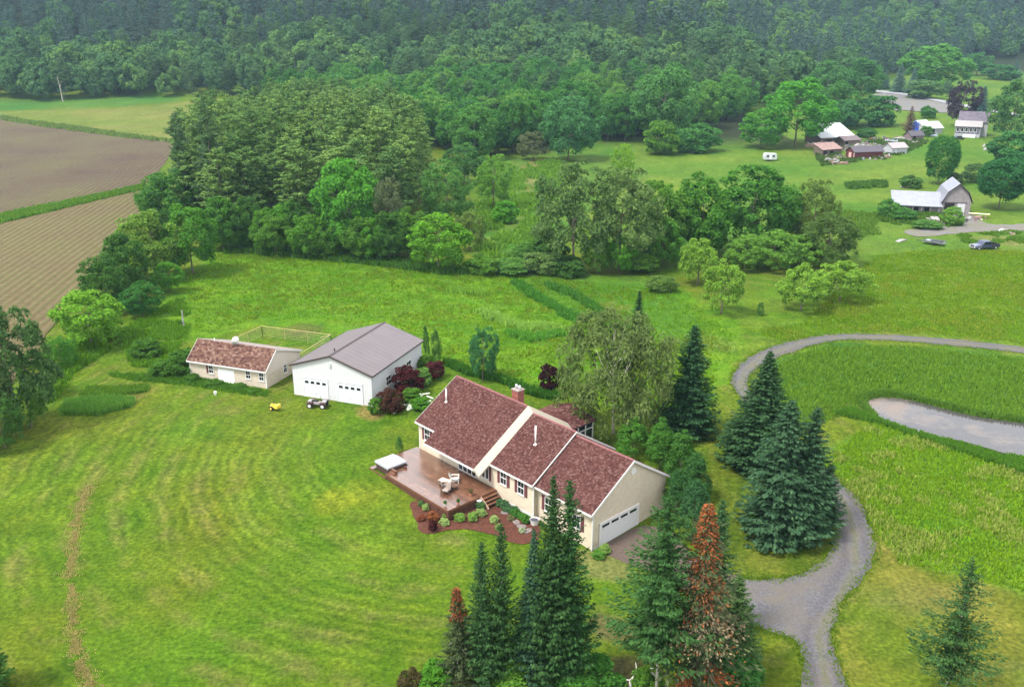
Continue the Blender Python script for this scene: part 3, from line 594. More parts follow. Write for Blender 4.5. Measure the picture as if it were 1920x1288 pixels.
# patches of rust-coloured dead needles on the two dying spruces
def dead_sprays(root, name, z0, z1, rad, n, col, seed, size=.30, ang=None):
    rs = np.random.RandomState(seed); th = rs.uniform(0, 6.28, n) if ang is None else rs.uniform(ang[0], ang[1], n)
    z = rs.uniform(z0, z1, n); r = rad*(1-(z-z0)/(z1-z0+1e-6)*.75)*np.sqrt(rs.uniform(.1, 1, n)); P = np.stack([np.cos(th)*r, np.sin(th)*r, z-.25*r], 1)
    A = np.stack([np.cos(th), np.sin(th), np.full(n, -.3)], 1)+.3*rs.randn(n, 3); N = unit(np.tile([0,0,1.], (n,1))+.5*rs.randn(n, 3))
    me = np_mesh(name, *cards(P, N, size*rs.uniform(.6, 1.3, n), rs, .5, A)); me.materials.append(NEEDLE)
    o = link(bpy.data.objects.new(name, me)); o.parent = root; o.color = (*col, 1); o.rotation_euler.z = -root.rotation_euler.z; o['label'] = 'rust-coloured dead branches'; o['kind'] = 'stuff'
    return o
hh = z_at(dying2.location.x, dying2.location.y, 935)-dying2.location.z
RUST = (.150,.048,.022)
dead_sprays(dying2, 'dead_branch', hh*.74, hh*.985, 1.25, 1100, RUST, 1, .12)
dead_sprays(dying2, 'dead_branch', hh*.46, hh*.58, 3.3, 900, (.115,.085,.060), 2, .12, (-2.6, .3))
dead_sprays(dying2, 'dead_branch', hh*.36, hh*.62, 3.2, 520, (.15,.052,.024), 12, .12)
dead_sprays(dying2, 'dead_branch', hh*.60, hh*.74, 2.0, 900, (.15,.060,.030), 3, .11)
dead_sprays(dying2, 'dead_branch', hh*.20, hh*.27, 3.4, 420, (.17,.055,.025), 4, .14, (-1.3, .2))
dead_sprays(dying2, 'dead_branch', hh*.18, hh*.26, 2.8, 380, (.17,.06,.028), 5, .14, (-2.9, -2.0))
h1 = z_at(dying.location.x, dying.location.y, 1092)-dying.location.z
dead_sprays(dying, 'dead_branch', h1*.70, h1*.98, .8, 420, (.13,.035,.02), 6, .10)
dead_sprays(dying, 'dead_branch', h1*.10, h1*.2, 1.6, 260, (.12,.04,.025), 7, .11)
# undergrowth at the foot of the foreground clump
for (bx, by, ty, wp, col, lab) in [(1345,1306,1222,150,(.030,.085,.022),'dark green leafy shrub under the rusty dying spruce'),(820,1300,1240,70,GRN,'ferny bright green shrub left of the foreground clump'),
        (770,1300,1252,52,(.05,.04,.02),'small brownish shrub at the left foot of foreground clump'),(960,1304,1236,110,MID,'low green shrub between pale trunks of the slim spruces'),(1085,1300,1232,140,(.036,.10,.02),'low green shrub at the foot of the twin spruces'),(1215,1300,1250,60,MID,'small green shrub beside the grey spruce trunk')]:
    T('bush','shrub',lab,bx,by,ty,wp,col,'shrub',None)
# --- around the house
T('willow','willow_tree','large grey-green weeping birch behind the sunroom', 1150,812,582,222,(.074,.098,.036),'tree',None,0)
T('spruce','spruce_tree','dark spruce right of the weeping birch behind the house', 1286,812,603,118,(.018,.042,.020),'tree',None,1)
T('spruce','spruce_tree','dark spruce tip rising behind the crown of the weeping birch', 1193,668,542,48,(.015,.036,.018),'tree',None,2)
T('spruce','spruce_tree','bulky dark spruce at the inner bend of the drive, rear of four', 1420,868,655,160,(.021,.044,.020),'tree','driveway spruces',0)
T('spruce','blue_spruce_tree','blue-green spruce in the driveway group, left of the two nearer spires', 1462,1000,742,165,(.025,.050,.028),'tree','driveway spruces',1)
T('spruce','blue_spruce_tree','blue-green spruce in the driveway group, right of the two nearer spires', 1500,995,757,140,(.026,.052,.029),'tree','driveway spruces',2)
rs4 = T('ragged','spruce_tree','low ragged spruce with a rusty top overhanging the drive', 1544,992,868,78,(.022,.046,.024),'tree','driveway spruces',0)
dead_sprays(rs4, 'dead_branch', 5.6*.82, 5.6*.98, .45, 110, (.20,.07,.04), 9, .16)
T('bush','shrub','small bright green shrub at the foot of the driveway spruces', 1420,992,966,42,GRN,'shrub')
for (bx, by, ty, wp, col, lab) in [(1186,858,782,74,(.036,.092,.014),'bright green rounded cedar beside the sunroom, leftmost of the hedge'),(1236,880,785,70,(.033,.084,.014),'bright green rounded cedar second in the hedge behind garage'),
        (1275,905,806,76,(.028,.070,.014),'green rounded cedar third in the hedge behind garage'),(1300,940,848,70,(.022,.056,.016),'dark green cedar near garage back corner'),(1268,960,878,66,(.022,.056,.018),'dark cedar touching the garage gable'),(1298,1010,900,72,(.022,.054,.022),'dark blue-green cedar at the end of the garage hedge'),(1252,870,815,60,(.026,.066,.014),'cedar tucked behind the hedge front row')]:
    T('cedar','cedar_tree',lab,bx,by,ty,wp,col,'tree','cedars behind the garage')
T('bush','purple_bush','round dark purple standard tree on the lawn behind the house', 1030,735,683,42,(.026,.008,.013),'bush')
T('fine','young_maple_tree','young blue-green tree alone on the lawn edge behind the house', 905,712,612,62,(.034,.095,.040),'tree',None,0)
T('column','arborvitae_tree','thinner columnar arborvitae at the barn back corner', 802,676,608,13,(.024,.062,.018),'tree','pair of columnar arborvitae',0)
T('column','arborvitae_tree','wider columnar arborvitae at the barn back corner', 820,684,615,21,(.036,.075,.018),'tree','pair of columnar arborvitae',1)
T('bush','barberry_bush','largest dark red bush against the white barn wall', 765,738,687,60,RED,'bush','dark red bushes by the barn',0)
T('bush','barberry_bush','dark red bush near the columnar arborvitae', 815,708,675,42,(.05,.012,.018),'bush','dark red bushes by the barn',1)
T('bush','barberry_bush','feathery red and green bush at the front corner of the white barn', 733,773,727,52,(.048,.020,.016),'bush','dark red bushes by the barn',2)
for (bx, by, ty, wp, lab, col) in [(792,722,690,40,'pale green bush between the two dark red bushes',(.085,.15,.04)),(772,756,728,44,'green bush below the largest dark red bush',MID),(706,776,742,30,'green bush hugging the front corner of the barn',MID),(800,696,662,32,'green bush at the foot of the arborvitae pair',MID),(790,768,745,36,'low green bush behind the fallen white frame',GRN)]:
    T('bush','bush',lab,bx,by,ty,wp,col,'bush')
T('cedar','small_conifer','small dark conifer beside the deck by the hot tub', 750,848,816,16,DARK,'tree')
# --- orchard on the rise
for (bx, by, ty, wp, lab) in [(1308,534,446,74,'tall yellow-green apple tree on the left of orchard'),(1352,588,488,76,'slender apple tree nearest the drive bend'),(1502,582,496,92,'rounded apple tree in the middle of the orchard slope'),(1574,566,488,100,'spreading apple tree on right of the orchard slope')]:
    T('apple','apple_tree',lab,bx,by,ty,wp,(.105,.175,.028),'tree','apple trees on the slope')
for (bx, by, ty, wp, lab, col) in [(1395,505,440,84,'yellow-green thicket tree left in the row behind the orchard',(.085,.16,.03)),(1448,507,432,100,'yellow-green thicket tree middle in the row behind the orchard',(.08,.155,.03)),(1502,502,442,80,'yellow-green thicket tree right in the row behind the orchard',(.085,.16,.03))]:
    T('broad','thicket_tree',lab,bx,by,ty,wp,col,'tree','thicket behind the orchard')
T('fine','tree','big dark rounded tree at right end of the thicket', 1552,495,398,118,(.050,.082,.024),'tree')
T('fine','tree','airy olive tree standing behind the big dark rounded tree', 1520,470,335,92,OLV,'tree')
T('bush','shrub','round greyish shrub alone in the meadow left of the orchard', 1240,546,516,54,(.07,.115,.03),'shrub')
T('bush','shrub','tiny sapling in the meadow between the apple trees', 1425,592,566,14,(.06,.12,.03),'shrub')
# --- central copse
for (bx, by, ty, wp, col, k, lab) in [(1075,508,300,150,GRY,'fine','grey-green silver maple at left of the central copse'),(1160,505,312,150,(.085,.125,.045),'fine','grey-green tree second in the central copse'),(1240,488,330,120,MID,'broad','mid green tree in the middle of the central copse'),(1312,482,322,130,(.044,.11,.018),'broad','rich green tree right of centre in the copse'),
        (1402,470,312,160,(.040,.105,.02),'broad','broad rich green tree dominating the right of the copse'),(1165,352,268,44,YEL,'fine','bright yellow-green small tree at the meadow corner'),(1160,512,443,64,(.06,.15,.02),'broad','small bright green tree in front of the copse'),(1240,500,412,78,(.055,.135,.02),'broad','bright green tree at the front edge of copse'),(1118,512,438,60,MID,'broad','small dark green tree before the grey-green maple'),(1290,478,372,90,DARK,'broad','dark green tree in the shade of the copse'),(1470,455,345,80,MID,'fine','mid green tree at the right shoulder of copse')]:
    T(k,'tree',lab,bx,by,ty,wp,col,'tree','central copse')
for i, (bx, by, ty, wp, lab) in enumerate([(905,512,478,70,'green bush at the wood edge beside the bright maple'),(960,512,482,80,'green bush in the gap below the clearing'),(1020,512,470,84,'grey-green bush left of the central copse'),(1065,516,478,72,'green bush at the foot of the silver maple'),(1205,510,474,64,'green bush under the copse edge'),(985,488,456,60,'olive bush at the foot of the clearing'),(1190,500,462,60,'green bush behind the small bright tree'),(1030,488,440,70,'grey-green bush at left side of the copse')]):
    T('bush','bush',lab,bx,by,ty,wp,[MID,(.06,.125,.03),(.075,.12,.04),DARK][i % 4],'bush','bushes along the wood edge')
# --- clump in the middle, right of the pines
for (bx, by, ty, wp, col, k, lab) in [(925,392,288,72,(.085,.165,.03),'fine','bright airy tree standing in the clearing'),(840,432,298,104,(.060,.13,.035),'fine','pale green tree against the pine grove'),(947,418,376,54,(.06,.16,.02),'bush','round bright green bush in the clearing'),(880,470,395,60,OLV,'fine','grey-green small tree beside the bright maple at the wood edge'),(822,506,402,124,(.075,.165,.018),'broad','bright green maple at the front of the wood edge'),(660,472,294,138,(.055,.15,.022),'broad','tall bright green maple in front of the pine grove'),(735,478,330,70,(.075,.09,.05),'fine','thin grey tree beside the tall bright maple'),(870,345,270,80,(.05,.115,.035),'broad','rounded tree behind the airy bright tree'),(1000,300,245,60,(.09,.10,.055),'fine','brownish thin tree at the back of the clearing'),
        (1020,360,335,40,(.05,.13,.03),'bush','green bush by the dry path'),(890,300,195,100,(.055,.13,.03),'broad','tall rounded tree left at the back of the clearing'),(1065,300,182,110,(.045,.115,.045),'broad','tall blue-green tree behind the clearing')]:
    T(k,'tree' if k != 'bush' else 'bush',lab,bx,by,ty,wp,col,'tree' if k != 'bush' else 'bush')
rs_ = random.Random(3)
for i in range(17):                                       # broadleaf fringe under the pines
    bx = 432+i*21+rs_.uniform(-6, 6); by = 468+i*1.2+rs_.uniform(-7, 7); tp = by-rs_.uniform(45, 100)
    T('broad','understorey_tree','leafy understorey tree in the fringe below the pine grove', bx, by, tp, rs_.uniform(56, 84), [MID,GRN,DARK,(.06,.135,.02)][i % 4], 'tree', 'understorey fringe of the pine grove')
# --- hedgerow on the left
for (bx, by, ty, wp, col, lab) in [(362,512,384,110,(.050,.125,.018),'tall green tree at the top end of the left hedgerow'),(292,522,392,128,(.085,.14,.028),'yellow-green tall tree in the left hedgerow'),(240,560,440,96,DARK,'dark tree in the middle of the left hedgerow'),(205,585,478,92,DARK,'dark rounded tree lower in the left hedgerow'),(172,648,545,134,(.095,.185,.022),'bright yellow-green tree in the left hedgerow'),(268,592,528,76,(.034,.10,.024),'small dark green tree on the meadow side of hedgerow'),(318,548,490,56,GRN,'young bright tree beside the left hedgerow'),(330,440,318,120,(.044,.105,.025),'dark green tree at the field corner'),(300,425,330,70,MID,'green tree at field corner left of the pines'),(420,470,370,90,(.045,.11,.02),'rounded tree where the hedgerow meets the pine grove')]:
    T('broad','hedgerow_tree',lab,bx,by,ty,wp,col,'tree','left hedgerow')
for (bx, by, ty, wp, col, lab) in [(35,805,568,150,(.045,.082,.030),'large dark tree at the left edge of the photo'),(-20,815,600,140,(.06,.09,.035),'dark tree cut by the left edge'),(70,745,655,70,MID,'lower tree between the large dark tree and the crop field'),(115,690,630,60,(.05,.13,.02),'small green tree below the bright hedgerow tree'),(10,840,740,90,DARK,'dark bush at the foot of the large left tree'),(60,800,720,60,MID,'green bush right of the large left tree')]:
    T('fine','tree',lab,bx,by,ty,wp,col,'tree')
for (bx, by, ty, wp, lab) in [(276,668,636,62,'dark green bush in the grass left of the shed'),(345,700,655,60,'green bush at the left end of the shed'),(310,700,672,56,'green bush by the weeds left of the shed'),(340,612,598,14,'small bush at the foot of the utility pole'),(400,722,711,34,'weeds and bush under the shed left window'),(360,712,700,30,'bush at the shed front left corner'),(450,728,719,30,'low bush in front of the shed window'),(475,735,727,28,'low bush near the shed front right corner')]:
    T('bush','bush',lab,bx,by,ty,wp,(.046,.10,.018),'bush','bushes around the brown-roofed shed')
# --- right: trees of the neighbouring farm
for (k, nm, bx, by, ty, wp, col, lab) in [('broad','maple_tree',1490,276,148,140,(.050,.150,.022),'big bright green maple left of the white farm roofs'),('broad','tree',1425,278,205,90,(.055,.15,.025),'smaller tree left of the big bright maple'),('broad','tree',1240,270,114,116,(.055,.125,.040),'large tall tree at the back of the middle meadow'),('bush','bush',1240,290,226,70,MID,'wide bush under the large tall tree'),('bush','bush',1305,284,230,90,(.04,.105,.03),'wide dark bush at the meadow edge'),
        ('broad','tree',1612,192,110,80,(.042,.105,.036),'tree at the bend by the gravel yard'),('bush','bush',1640,236,178,84,(.036,.095,.034),'large rounded bush beside the gravel yard'),('bush','bush',1582,240,184,78,(.036,.095,.034),'large rounded bush right of the big maple'),('broad','tree',1750,168,84,124,(.06,.145,.035),'broad green tree beyond the road'),
        ('fine','purple_tree',1800,238,150,66,(.036,.024,.042),'dark purple beech beside the farmhouse'),('ragged','brown_conifer',1703,254,198,34,(.09,.055,.045),'brown dead conifer by the blue tarp'),('bush','bush',1738,222,198,30,(.036,.11,.022),'small round bush near gravel yard'),('oval','oval_maple_tree',1758,346,254,60,(.032,.095,.026),'dense oval maple behind the gambrel barn'),('dome','maple_tree',1872,392,298,88,(.024,.080,.030),'dark dome-shaped maple right of the gambrel barn'),
        ('dome','maple_tree',1903,352,285,60,(.026,.085,.030),'dark maple behind the dome-shaped maple'),('bush','bush',1905,312,240,96,(.036,.10,.034),'big spreading bush on the right edge below the farmhouse'),('broad','tree',1893,262,150,86,(.055,.115,.040),'large tree overhanging the farmhouse from the right'),('spruce','blue_spruce_tree',1838,212,160,34,(.05,.09,.085),'blue spruce behind the farmhouse'),
        ('spruce','blue_spruce_tree',1658,168,128,22,(.06,.105,.085),'blue spruce by the road, left of three'),('spruce','blue_spruce_tree',1684,174,119,32,(.07,.115,.10),'blue spruce by the road, tallest of three'),('spruce','blue_spruce_tree',1709,177,124,28,(.065,.11,.095),'blue spruce by the road, right of three'),('bush','bush',1706,352,328,42,(.05,.10,.03),'bush left of the oval maple'),('bush','bush',1790,346,322,34,(.06,.09,.045),'olive bush right of the oval maple'),('bush','bush',1824,342,306,42,(.06,.105,.04),'larger olive bush right of the oval maple'),
        ('bush','bush',1664,408,372,42,(.055,.13,.03),'leafy bush at the left end of the lean-to'),('bush','bush',1696,414,388,46,(.045,.115,.03),'bush in front of the lean-to roof'),('bush','bush',1784,422,388,44,(.085,.16,.03),'bright bush in front of the barn doors'),('bush','bush',1738,428,412,60,(.06,.125,.035),'low weeds in front of the lean-to'),('broad','tree',1830,142,98,56,(.042,.11,.04),'round tree beyond the road at far right'),('bush','bush',1875,150,118,60,(.04,.10,.04),'bush beyond the road at far right'),('spruce','blue_spruce_tree',1902,148,112,26,(.06,.10,.095),'blue spruce at the far right beyond the road'),
        ('broad','tree',1560,232,150,80,(.045,.11,.03),'tree behind the big bright maple'),('broad','tree',1548,200,112,80,(.05,.115,.04),'tree at the forest edge above the big maple'),('bush','bush',1735,256,236,26,(.055,.12,.03),'bush beside the white canopy'),('bush','bush',1625,258,240,40,(.035,.09,.03),'bush behind the long white roof'),('fine','tree',1775,182,150,18,(.05,.09,.06),'thin conifer-like tree by the road'),('bush','bush',1730,185,150,70,(.06,.11,.045),'rough bushes at the road edge')]:
    T(k,nm,lab,bx,by,ty,wp,col,'bush' if nm == 'bush' else 'tree')
# --- pine grove: a block of white pines
grove = PW([(338,425),(420,455),(560,462),(690,465),(790,450),(800,390),(785,330),(700,285),(560,275),(470,300),(360,330)])
grs = np.random.RandomState(12); pts = []
x0, y0 = grove.min(0); x1, y1 = grove.max(0)
for gxx in np.arange(x0, x1, 7.2):
    for gyy in np.arange(y0, y1, 7.2):
        q = (gxx+grs.uniform(-2.5, 2.5), gyy+grs.uniform(-2.5, 2.5))
        if in_poly(np.array([q[0]]), np.array([q[1]]), grove)[0]: pts.append(q)
for q in pts:
    h = grs.uniform(21, 27)*(.72+.28*min(1, (q[1]-y0)/35)); k = grs.rand()
    col = (.048+.042*k, .088+.050*k, .028+.012*k)
    place_tree('pine','pine_tree','tall white pine in the dense grove above the back meadow','tree',(q[0], q[1], height1(*q)), h, grs.uniform(9, 12.5), col, 'white pines of the grove')
for (bx, by, ty, wp, lab) in [(362,432,206,72,'dark pine standing proud at the left corner of the grove'),(408,440,190,84,'dark pine second from the left corner of the grove')]:
    T('pine','pine_tree',lab,bx,by,ty,wp,(.045,.075,.035),'tree')
# --- the forest: first rows tree by tree, the hillside behind as one mass
FN = [G(a, b)[:2] for a, b in [(-200,192),(0,190),(200,187),(400,182),(470,190)]]
FOREST = np.array([(-1150,FN[0][1])]+[tuple(q) for q in FN]+[(-78,395),(-40,330),(-10,312),tuple(G(1000,283)[:2]),tuple(G(1120,272)[:2]),tuple(G(1200,262)[:2]),tuple(G(1345,238)[:2]),tuple(G(1400,215)[:2]),tuple(G(1530,185)[:2]),tuple(G(1590,170)[:2]),tuple(G(1650,150)[:2]),tuple(G(1760,128)[:2]),tuple(G(1840,112)[:2]),tuple(G(1990,104)[:2]),(1150,760),(1150,1700),(-1150,1700)])
frs = np.random.RandomState(5); FP = []
for yy in np.arange(300, 1650, 10.0):
    st_ = 10.0*(1+max(0, yy-600)/1400)
    lim = .61*yy+40
    for xx in np.arange(-lim, lim, st_):
        FP.append((xx+frs.uniform(-4.2, 4.2), yy+frs.uniform(-4.2, 4.2)))
FP = np.array(FP); FP = FP[in_poly(FP[:,0], FP[:,1], FOREST)]
# keep the gap where the farm sits, drop what the first ridge hides completely
fz = height(FP[:,0], FP[:,1]); dist = np.hypot(FP[:,0], FP[:,1]); order = np.argsort(dist); FP = FP[order]; fz = fz[order]; dist = dist[order]
con_p = np.clip(.16-.35*(FP[:,1] < 540)*(FP[:,0] < -60)+.45*sstep(470, 620, FP[:,1])+.25*sstep(-40, -160, FP[:,0])+.35*fbm(FP[:,0]/60, FP[:,1]/60, 9), .05, .95)
is_con = frs.rand(len(FP)) < con_p
def tint(con, k, q):
    if con: return (.032+.028*k, .064+.036*k, .032+.010*k)
    return (.034+.052*k*k, .088+.070*k, .020+.014*k)
made = {True: 0, False: 0}; rest = []
for i, q in enumerate(FP):
    con = bool(is_con[i]); k = frs.rand()
    if made[con] < 235:
        made[con] += 1; left_ = q[0] < -60
        h = frs.uniform(15, 25) if con else frs.uniform(11, 21)
        where = 'on the left slope beyond the fields' if left_ else 'in the woods behind the clearing'
        place_tree('pine' if con else 'broad', 'pine_tree' if con else 'broadleaf_tree', ('dark pine ' if con else 'green broadleaf tree ')+where, 'tree', (q[0], q[1], fz[i]), h, frs.uniform(8, 11.5) if con else frs.uniform(10.5, 17), tint(con, k, q), ('pines ' if con else 'broadleaf trees ')+where)
    else: rest.append((q[0], q[1], fz[i], con))
# coarse trees for the far mass
LEAFF = island_mat('far_leaf', [(.040,.098,.036), (.082,.175,.060), (.092,.195,.064), (.13,.24,.085)], trans=.4)
LEAFF2 = island_mat('far_leaf_light', [(.058,.135,.036), (.118,.23,.056), (.132,.25,.062), (.18,.30,.085)], trans=.4)
NEEDF = island_mat('far_needle', [(.040,.078,.058), (.070,.122,.092), (.078,.134,.098), (.11,.17,.12)], trans=.3)
colA = bpy.data.collections.new('far_tree_shapes')
def far_proto(VF, m, h, wdt):
    v = VF[0]*np.array([wdt, wdt, h]); me = np_mesh('far_tree', v, VF[1]); me.materials.append(m); o = bpy.data.objects.new('far_tree', me); colA.objects.link(o)
for s in range(2): far_proto(crown_broad(200+s, 2600, 55, .0, .042, clump=(.08,.16)), LEAFF, 16+3*s, 13.5+2*s)
for s in range(2): far_proto(crown_broad(210+s, 2600, 55, .0, .042, clump=(.08,.16)), LEAFF2, 15+3*s, 13+2*s)
for s in range(4): far_proto(aspect(crown_pine(220+s, 40, 10, 6, size=.05), .45), NEEDF, 20+2*s, 9.5)
rest = np.array(rest); rs_n = frs.rand(len(rest))
kind_i = np.where(rest[:,3] > .5, 4+np.floor(rs_n*4), np.floor(rs_n*4)).astype(np.int32)
fm = bpy.data.meshes.new('hillside_forest'); fm.vertices.add(len(rest)); fm.vertices.foreach_set('co', rest[:, :3].astype(np.float32).ravel())
for nm, typ, dat in [('which','INT',kind_i),('turn','FLOAT',frs.uniform(0,6.28,len(rest)).astype(np.float32)),('size','FLOAT',(.62+.75*frs.rand(len(rest))**1.4).astype(np.float32))]:
    at = fm.attributes.new(nm, typ, 'POINT'); at.data.foreach_set('value', dat)
fo = link(bpy.data.objects.new('hillside_forest', fm)); fo['kind'] = 'stuff'; fo['label'] = 'dense mixed forest covering the far hillside'
ng = bpy.data.node_groups.new('forest_scatter', 'GeometryNodeTree')
ng.interface.new_socket('Geometry', in_out='INPUT', socket_type='NodeSocketGeometry'); ng.interface.new_socket('Geometry', in_out='OUTPUT', socket_type='NodeSocketGeometry')
gi = ng.nodes.new('NodeGroupInput'); go = ng.nodes.new('NodeGroupOutput'); ip = ng.nodes.new('GeometryNodeInstanceOnPoints'); ci = ng.nodes.new('GeometryNodeCollectionInfo')
ci.inputs['Collection'].default_value = colA; ci.inputs['Separate Children'].default_value = True; ci.inputs['Reset Children'].default_value = True
def named(nm, ty):
    n = ng.nodes.new('GeometryNodeInputNamedAttribute'); n.data_type = ty; n.inputs['Name'].default_value = nm; return n.outputs['Attribute']
ip.inputs['Pick Instance'].default_value = True
cx_ = ng.nodes.new('ShaderNodeCombineXYZ'); ng.links.new(named('turn','FLOAT'), cx_.inputs[2])
ng.links.new(gi.outputs[0], ip.inputs['Points']); ng.links.new(ci.outputs[0], ip.inputs['Instance']); ng.links.new(named('which','INT'), ip.inputs['Instance Index']); ng.links.new(cx_.outputs[0], ip.inputs['Rotation']); ng.links.new(named('size','FLOAT'), ip.inputs['Scale']); ng.links.new(ip.outputs[0], go.inputs[0])
md = fo.modifiers.new('scatter', 'NODES'); md.node_group = ng
print('forest', len(FP), 'rest', len(rest), 'grove', len(pts))
# ================================================================== HOUSE
HX, HY, HT = 6.587, 66.766, -.8295
UA, UB = -13.58, -12.84
CREAMT = mat('cream_trim_board', (.36,.31,.24), .7, noise=.05)
VR, SL, ZT, ZM, ZG = 5.647, .6348, 8.05, 7.525, 7.186
U1, U2, U3, UJ = -7.14, -13.26, -24.66, -21.35
CREAM = lines_mat('cream_siding', (.52,.44,.335), .13, 'Z', .80)
TRIM = mat('white_trim', (.58,.56,.53), .5, noise=.06)
GLASS = mat('window_glass', (.012,.016,.022), .08, .6)
SHUT = mat('plum_shutter', (.11,.035,.04), .6, noise=.1)
SHING = island_mat('roof_shingle', [(.044,.020,.018), (.076,.032,.029), (.088,.038,.034), (.098,.045,.040), (.15,.085,.074)])
FOUND = mat('foundation', (.40,.37,.33), .9, noise=.15)
house = thing('house', 'long cream house with red-brown shingle roofs and plum shutters in the middle of lawn', 'house', (HX, HY, 0), HT)
def zroof(zr, v): return zr-SL*abs(v-VR)
walls = MB()
def mass(u0, u1, v0, v1, zr, zb=-.3):
    t = .16
    walls.prism([(v0, zb), (v1, zb), (v1, zroof(zr, v1)-t), (VR, zr-t), (v0, zroof(zr, v0)-t)], 'x', u0, u1)
mass(U1, -.25, .75, 2*VR-.6, ZG); mass(U2, U1, .28, 2*VR-.35, ZM); mass(U3+.25, U2, .31, 2*VR-.3, ZT)
walls.build('wall', CREAM, house)
def slope_slab(mb, u0, u1, ve, zr, back=False, th=.14):
    ze = zroof(zr, ve)
    if back: ve = 2*VR-ve
    mb.prism([(ve, ze), (VR, zr), (VR, zr-th), (ve, ze-th)], 'x', u0, u1)
def shingle_slope(u0, u1, ve, zr, back, rs, V_, F_, course=.145, tab=.18):
    L = math.hypot(VR-ve, zr-zroof(zr, ve)); n = int(L/course); dv = (VR-ve)/L; dz = (zr-zroof(zr, ve))/L
    for i in range(n+1):
        a0 = i*course; a1 = min(L, a0+course*1.15)
        if a1-a0 < .03: continue
        off = rs.uniform(0, tab); m = int((u1-u0)/tab)+2
        for k in range(m):
            x0 = max(u0, u0+k*tab-off); x1 = min(u1, u0+(k+1)*tab-off-.012)
            if x1-x0 < .03: continue
            j = rs.uniform(-.02, .02)
            for q in ((x0, a0+j, .034+rs.uniform(0,.012)), (x1, a0+j, .034), (x1, a1, .010), (x0, a1, .010)):
                v = ve+q[1]*dv-q[2]*dz; z = zroof(zr, ve)+q[1]*dz+q[2]*dv
                if back: v = 2*VR-v
                V_.append((q[0], v, z))
            b = len(V_)-4; F_.append((b, b+1, b+2, b+3) if not back else (b+3, b+2, b+1, b))
DECKING = mat('roof_deck_edge', (.62,.58,.53), .7)
SUBR = mat('roof_felt', (.10,.045,.045), .9)
roof = MB(); SV = []; SF = []; rs = random.Random(4)
for (u0, u1, ve, zr) in [(U1+.02, .0, .27, ZG), (UB, U1+.12, .0, ZM), (UJ, UA, -1.4, ZT), (U3, UJ, -.02, ZT)]:
    slope_slab(roof, u0, u1, ve, zr); shingle_slope(u0, u1, ve, zr, False, rs, SV, SF)
for (u0, u1, ve, zr) in [(U1+.02, .0, .27, ZG), (UB, U1+.12, .0, ZM), (U3, UA, -.02, ZT)]:
    slope_slab(roof, u0, u1, ve, zr, True); shingle_slope(u0, u1, ve, zr, True, rs, SV, SF, .3, .5)
rf = roof.build('roof', SUBR, house)
sm = bpy.data.meshes.new('shingles'); sm.from_pydata(SV, [], SF); sm.materials.append(SHING); so_ = link(bpy.data.objects.new('shingles', sm)); so_.parent = rf; so_['kind'] = 'stuff'
rc = MB()
for (u0, u1, zr) in [(U1+.12, .02, ZG), (UB, U1+.12, ZM), (U3-.02, UA, ZT)]:
    rc.prism([(VR-.16, zr-.04), (VR, zr+.065), (VR+.16, zr-.04), (VR, zr+.0)], 'x', u0, u1)
rc.build('ridge_cap', mat('ridge_shingle', (.15,.06,.06), .9, noise=.3, nscale=5), rf)
# barge boards, fascias and gutters
tr = MB()
def barge(u, ve, zr, w=.2, d=.05, v1=None):
    for s in (0, 1):
        a = ve if not s else 2*VR-ve
        tr.prism([(a, zroof(zr, ve)-.0), (VR, zr-.0), (VR, zr-w), (a, zroof(zr, ve)-w)], 'x', u, u+d)
barge(.003, .27, ZG, .24); barge(U1+.123, .0, ZM, .16, .05); barge(U3-.053, -.02, ZT, .22)
# fascia at the eaves
for (u0, u1, ve, zr) in [(U1+.13, .0, .27, ZG), (U2+.05, U1+.12, .0, ZM), (UJ, UA, -1.4, ZT), (U3, UJ, -.02, ZT)]:
    z = zroof(zr, ve); tr.box(u0, u1, ve-.075, ve-.003, z-.19, z-.03)
# cream cheek between the high roof and the middle roof, carried out over the porch
tr.build('trim', TRIM, house)
ck = MB(); ck.prism([(.30, zroof(ZT,.30)-.17), (-1.36, zroof(ZT,-1.36)-.17), (-1.36, zroof(ZT,-1.36)-.42), (.0, zroof(ZM,.0)-.18), (.30, zroof(ZM,.30)-.2)], 'x', UA-.25, UA-.01)
for sg in (0, 1):
    q = []
    for v in (-1.40 if sg == 0 else 2*VR+.02, VR):
        zt_, zm_ = zroof(ZT, v), zroof(ZM, v); q += [(UA+.004, v, zt_+.03), (UB-.004, v, zm_+.045), (UB-.004, v, zm_-.16), (UA+.004, v, zt_-.2)]
    ck.add(q, [(0,1,2,3),(7,6,5,4),(0,4,5,1),(1,5,6,2),(2,6,7,3),(3,7,4,0)])
ck.build('gable_cheek', CREAMT, house)
sf = MB(); sf.prism([(-1.37, zroof(ZT,-1.37)-.2), (.30, zroof(ZT,-1.37)-.2), (.30, zroof(ZT,-1.37)-.26), (-1.37, zroof(ZT,-1.37)-.26)], 'x', UJ+.05, UA-.26); sf.build('porch_soffit', TRIM, house)
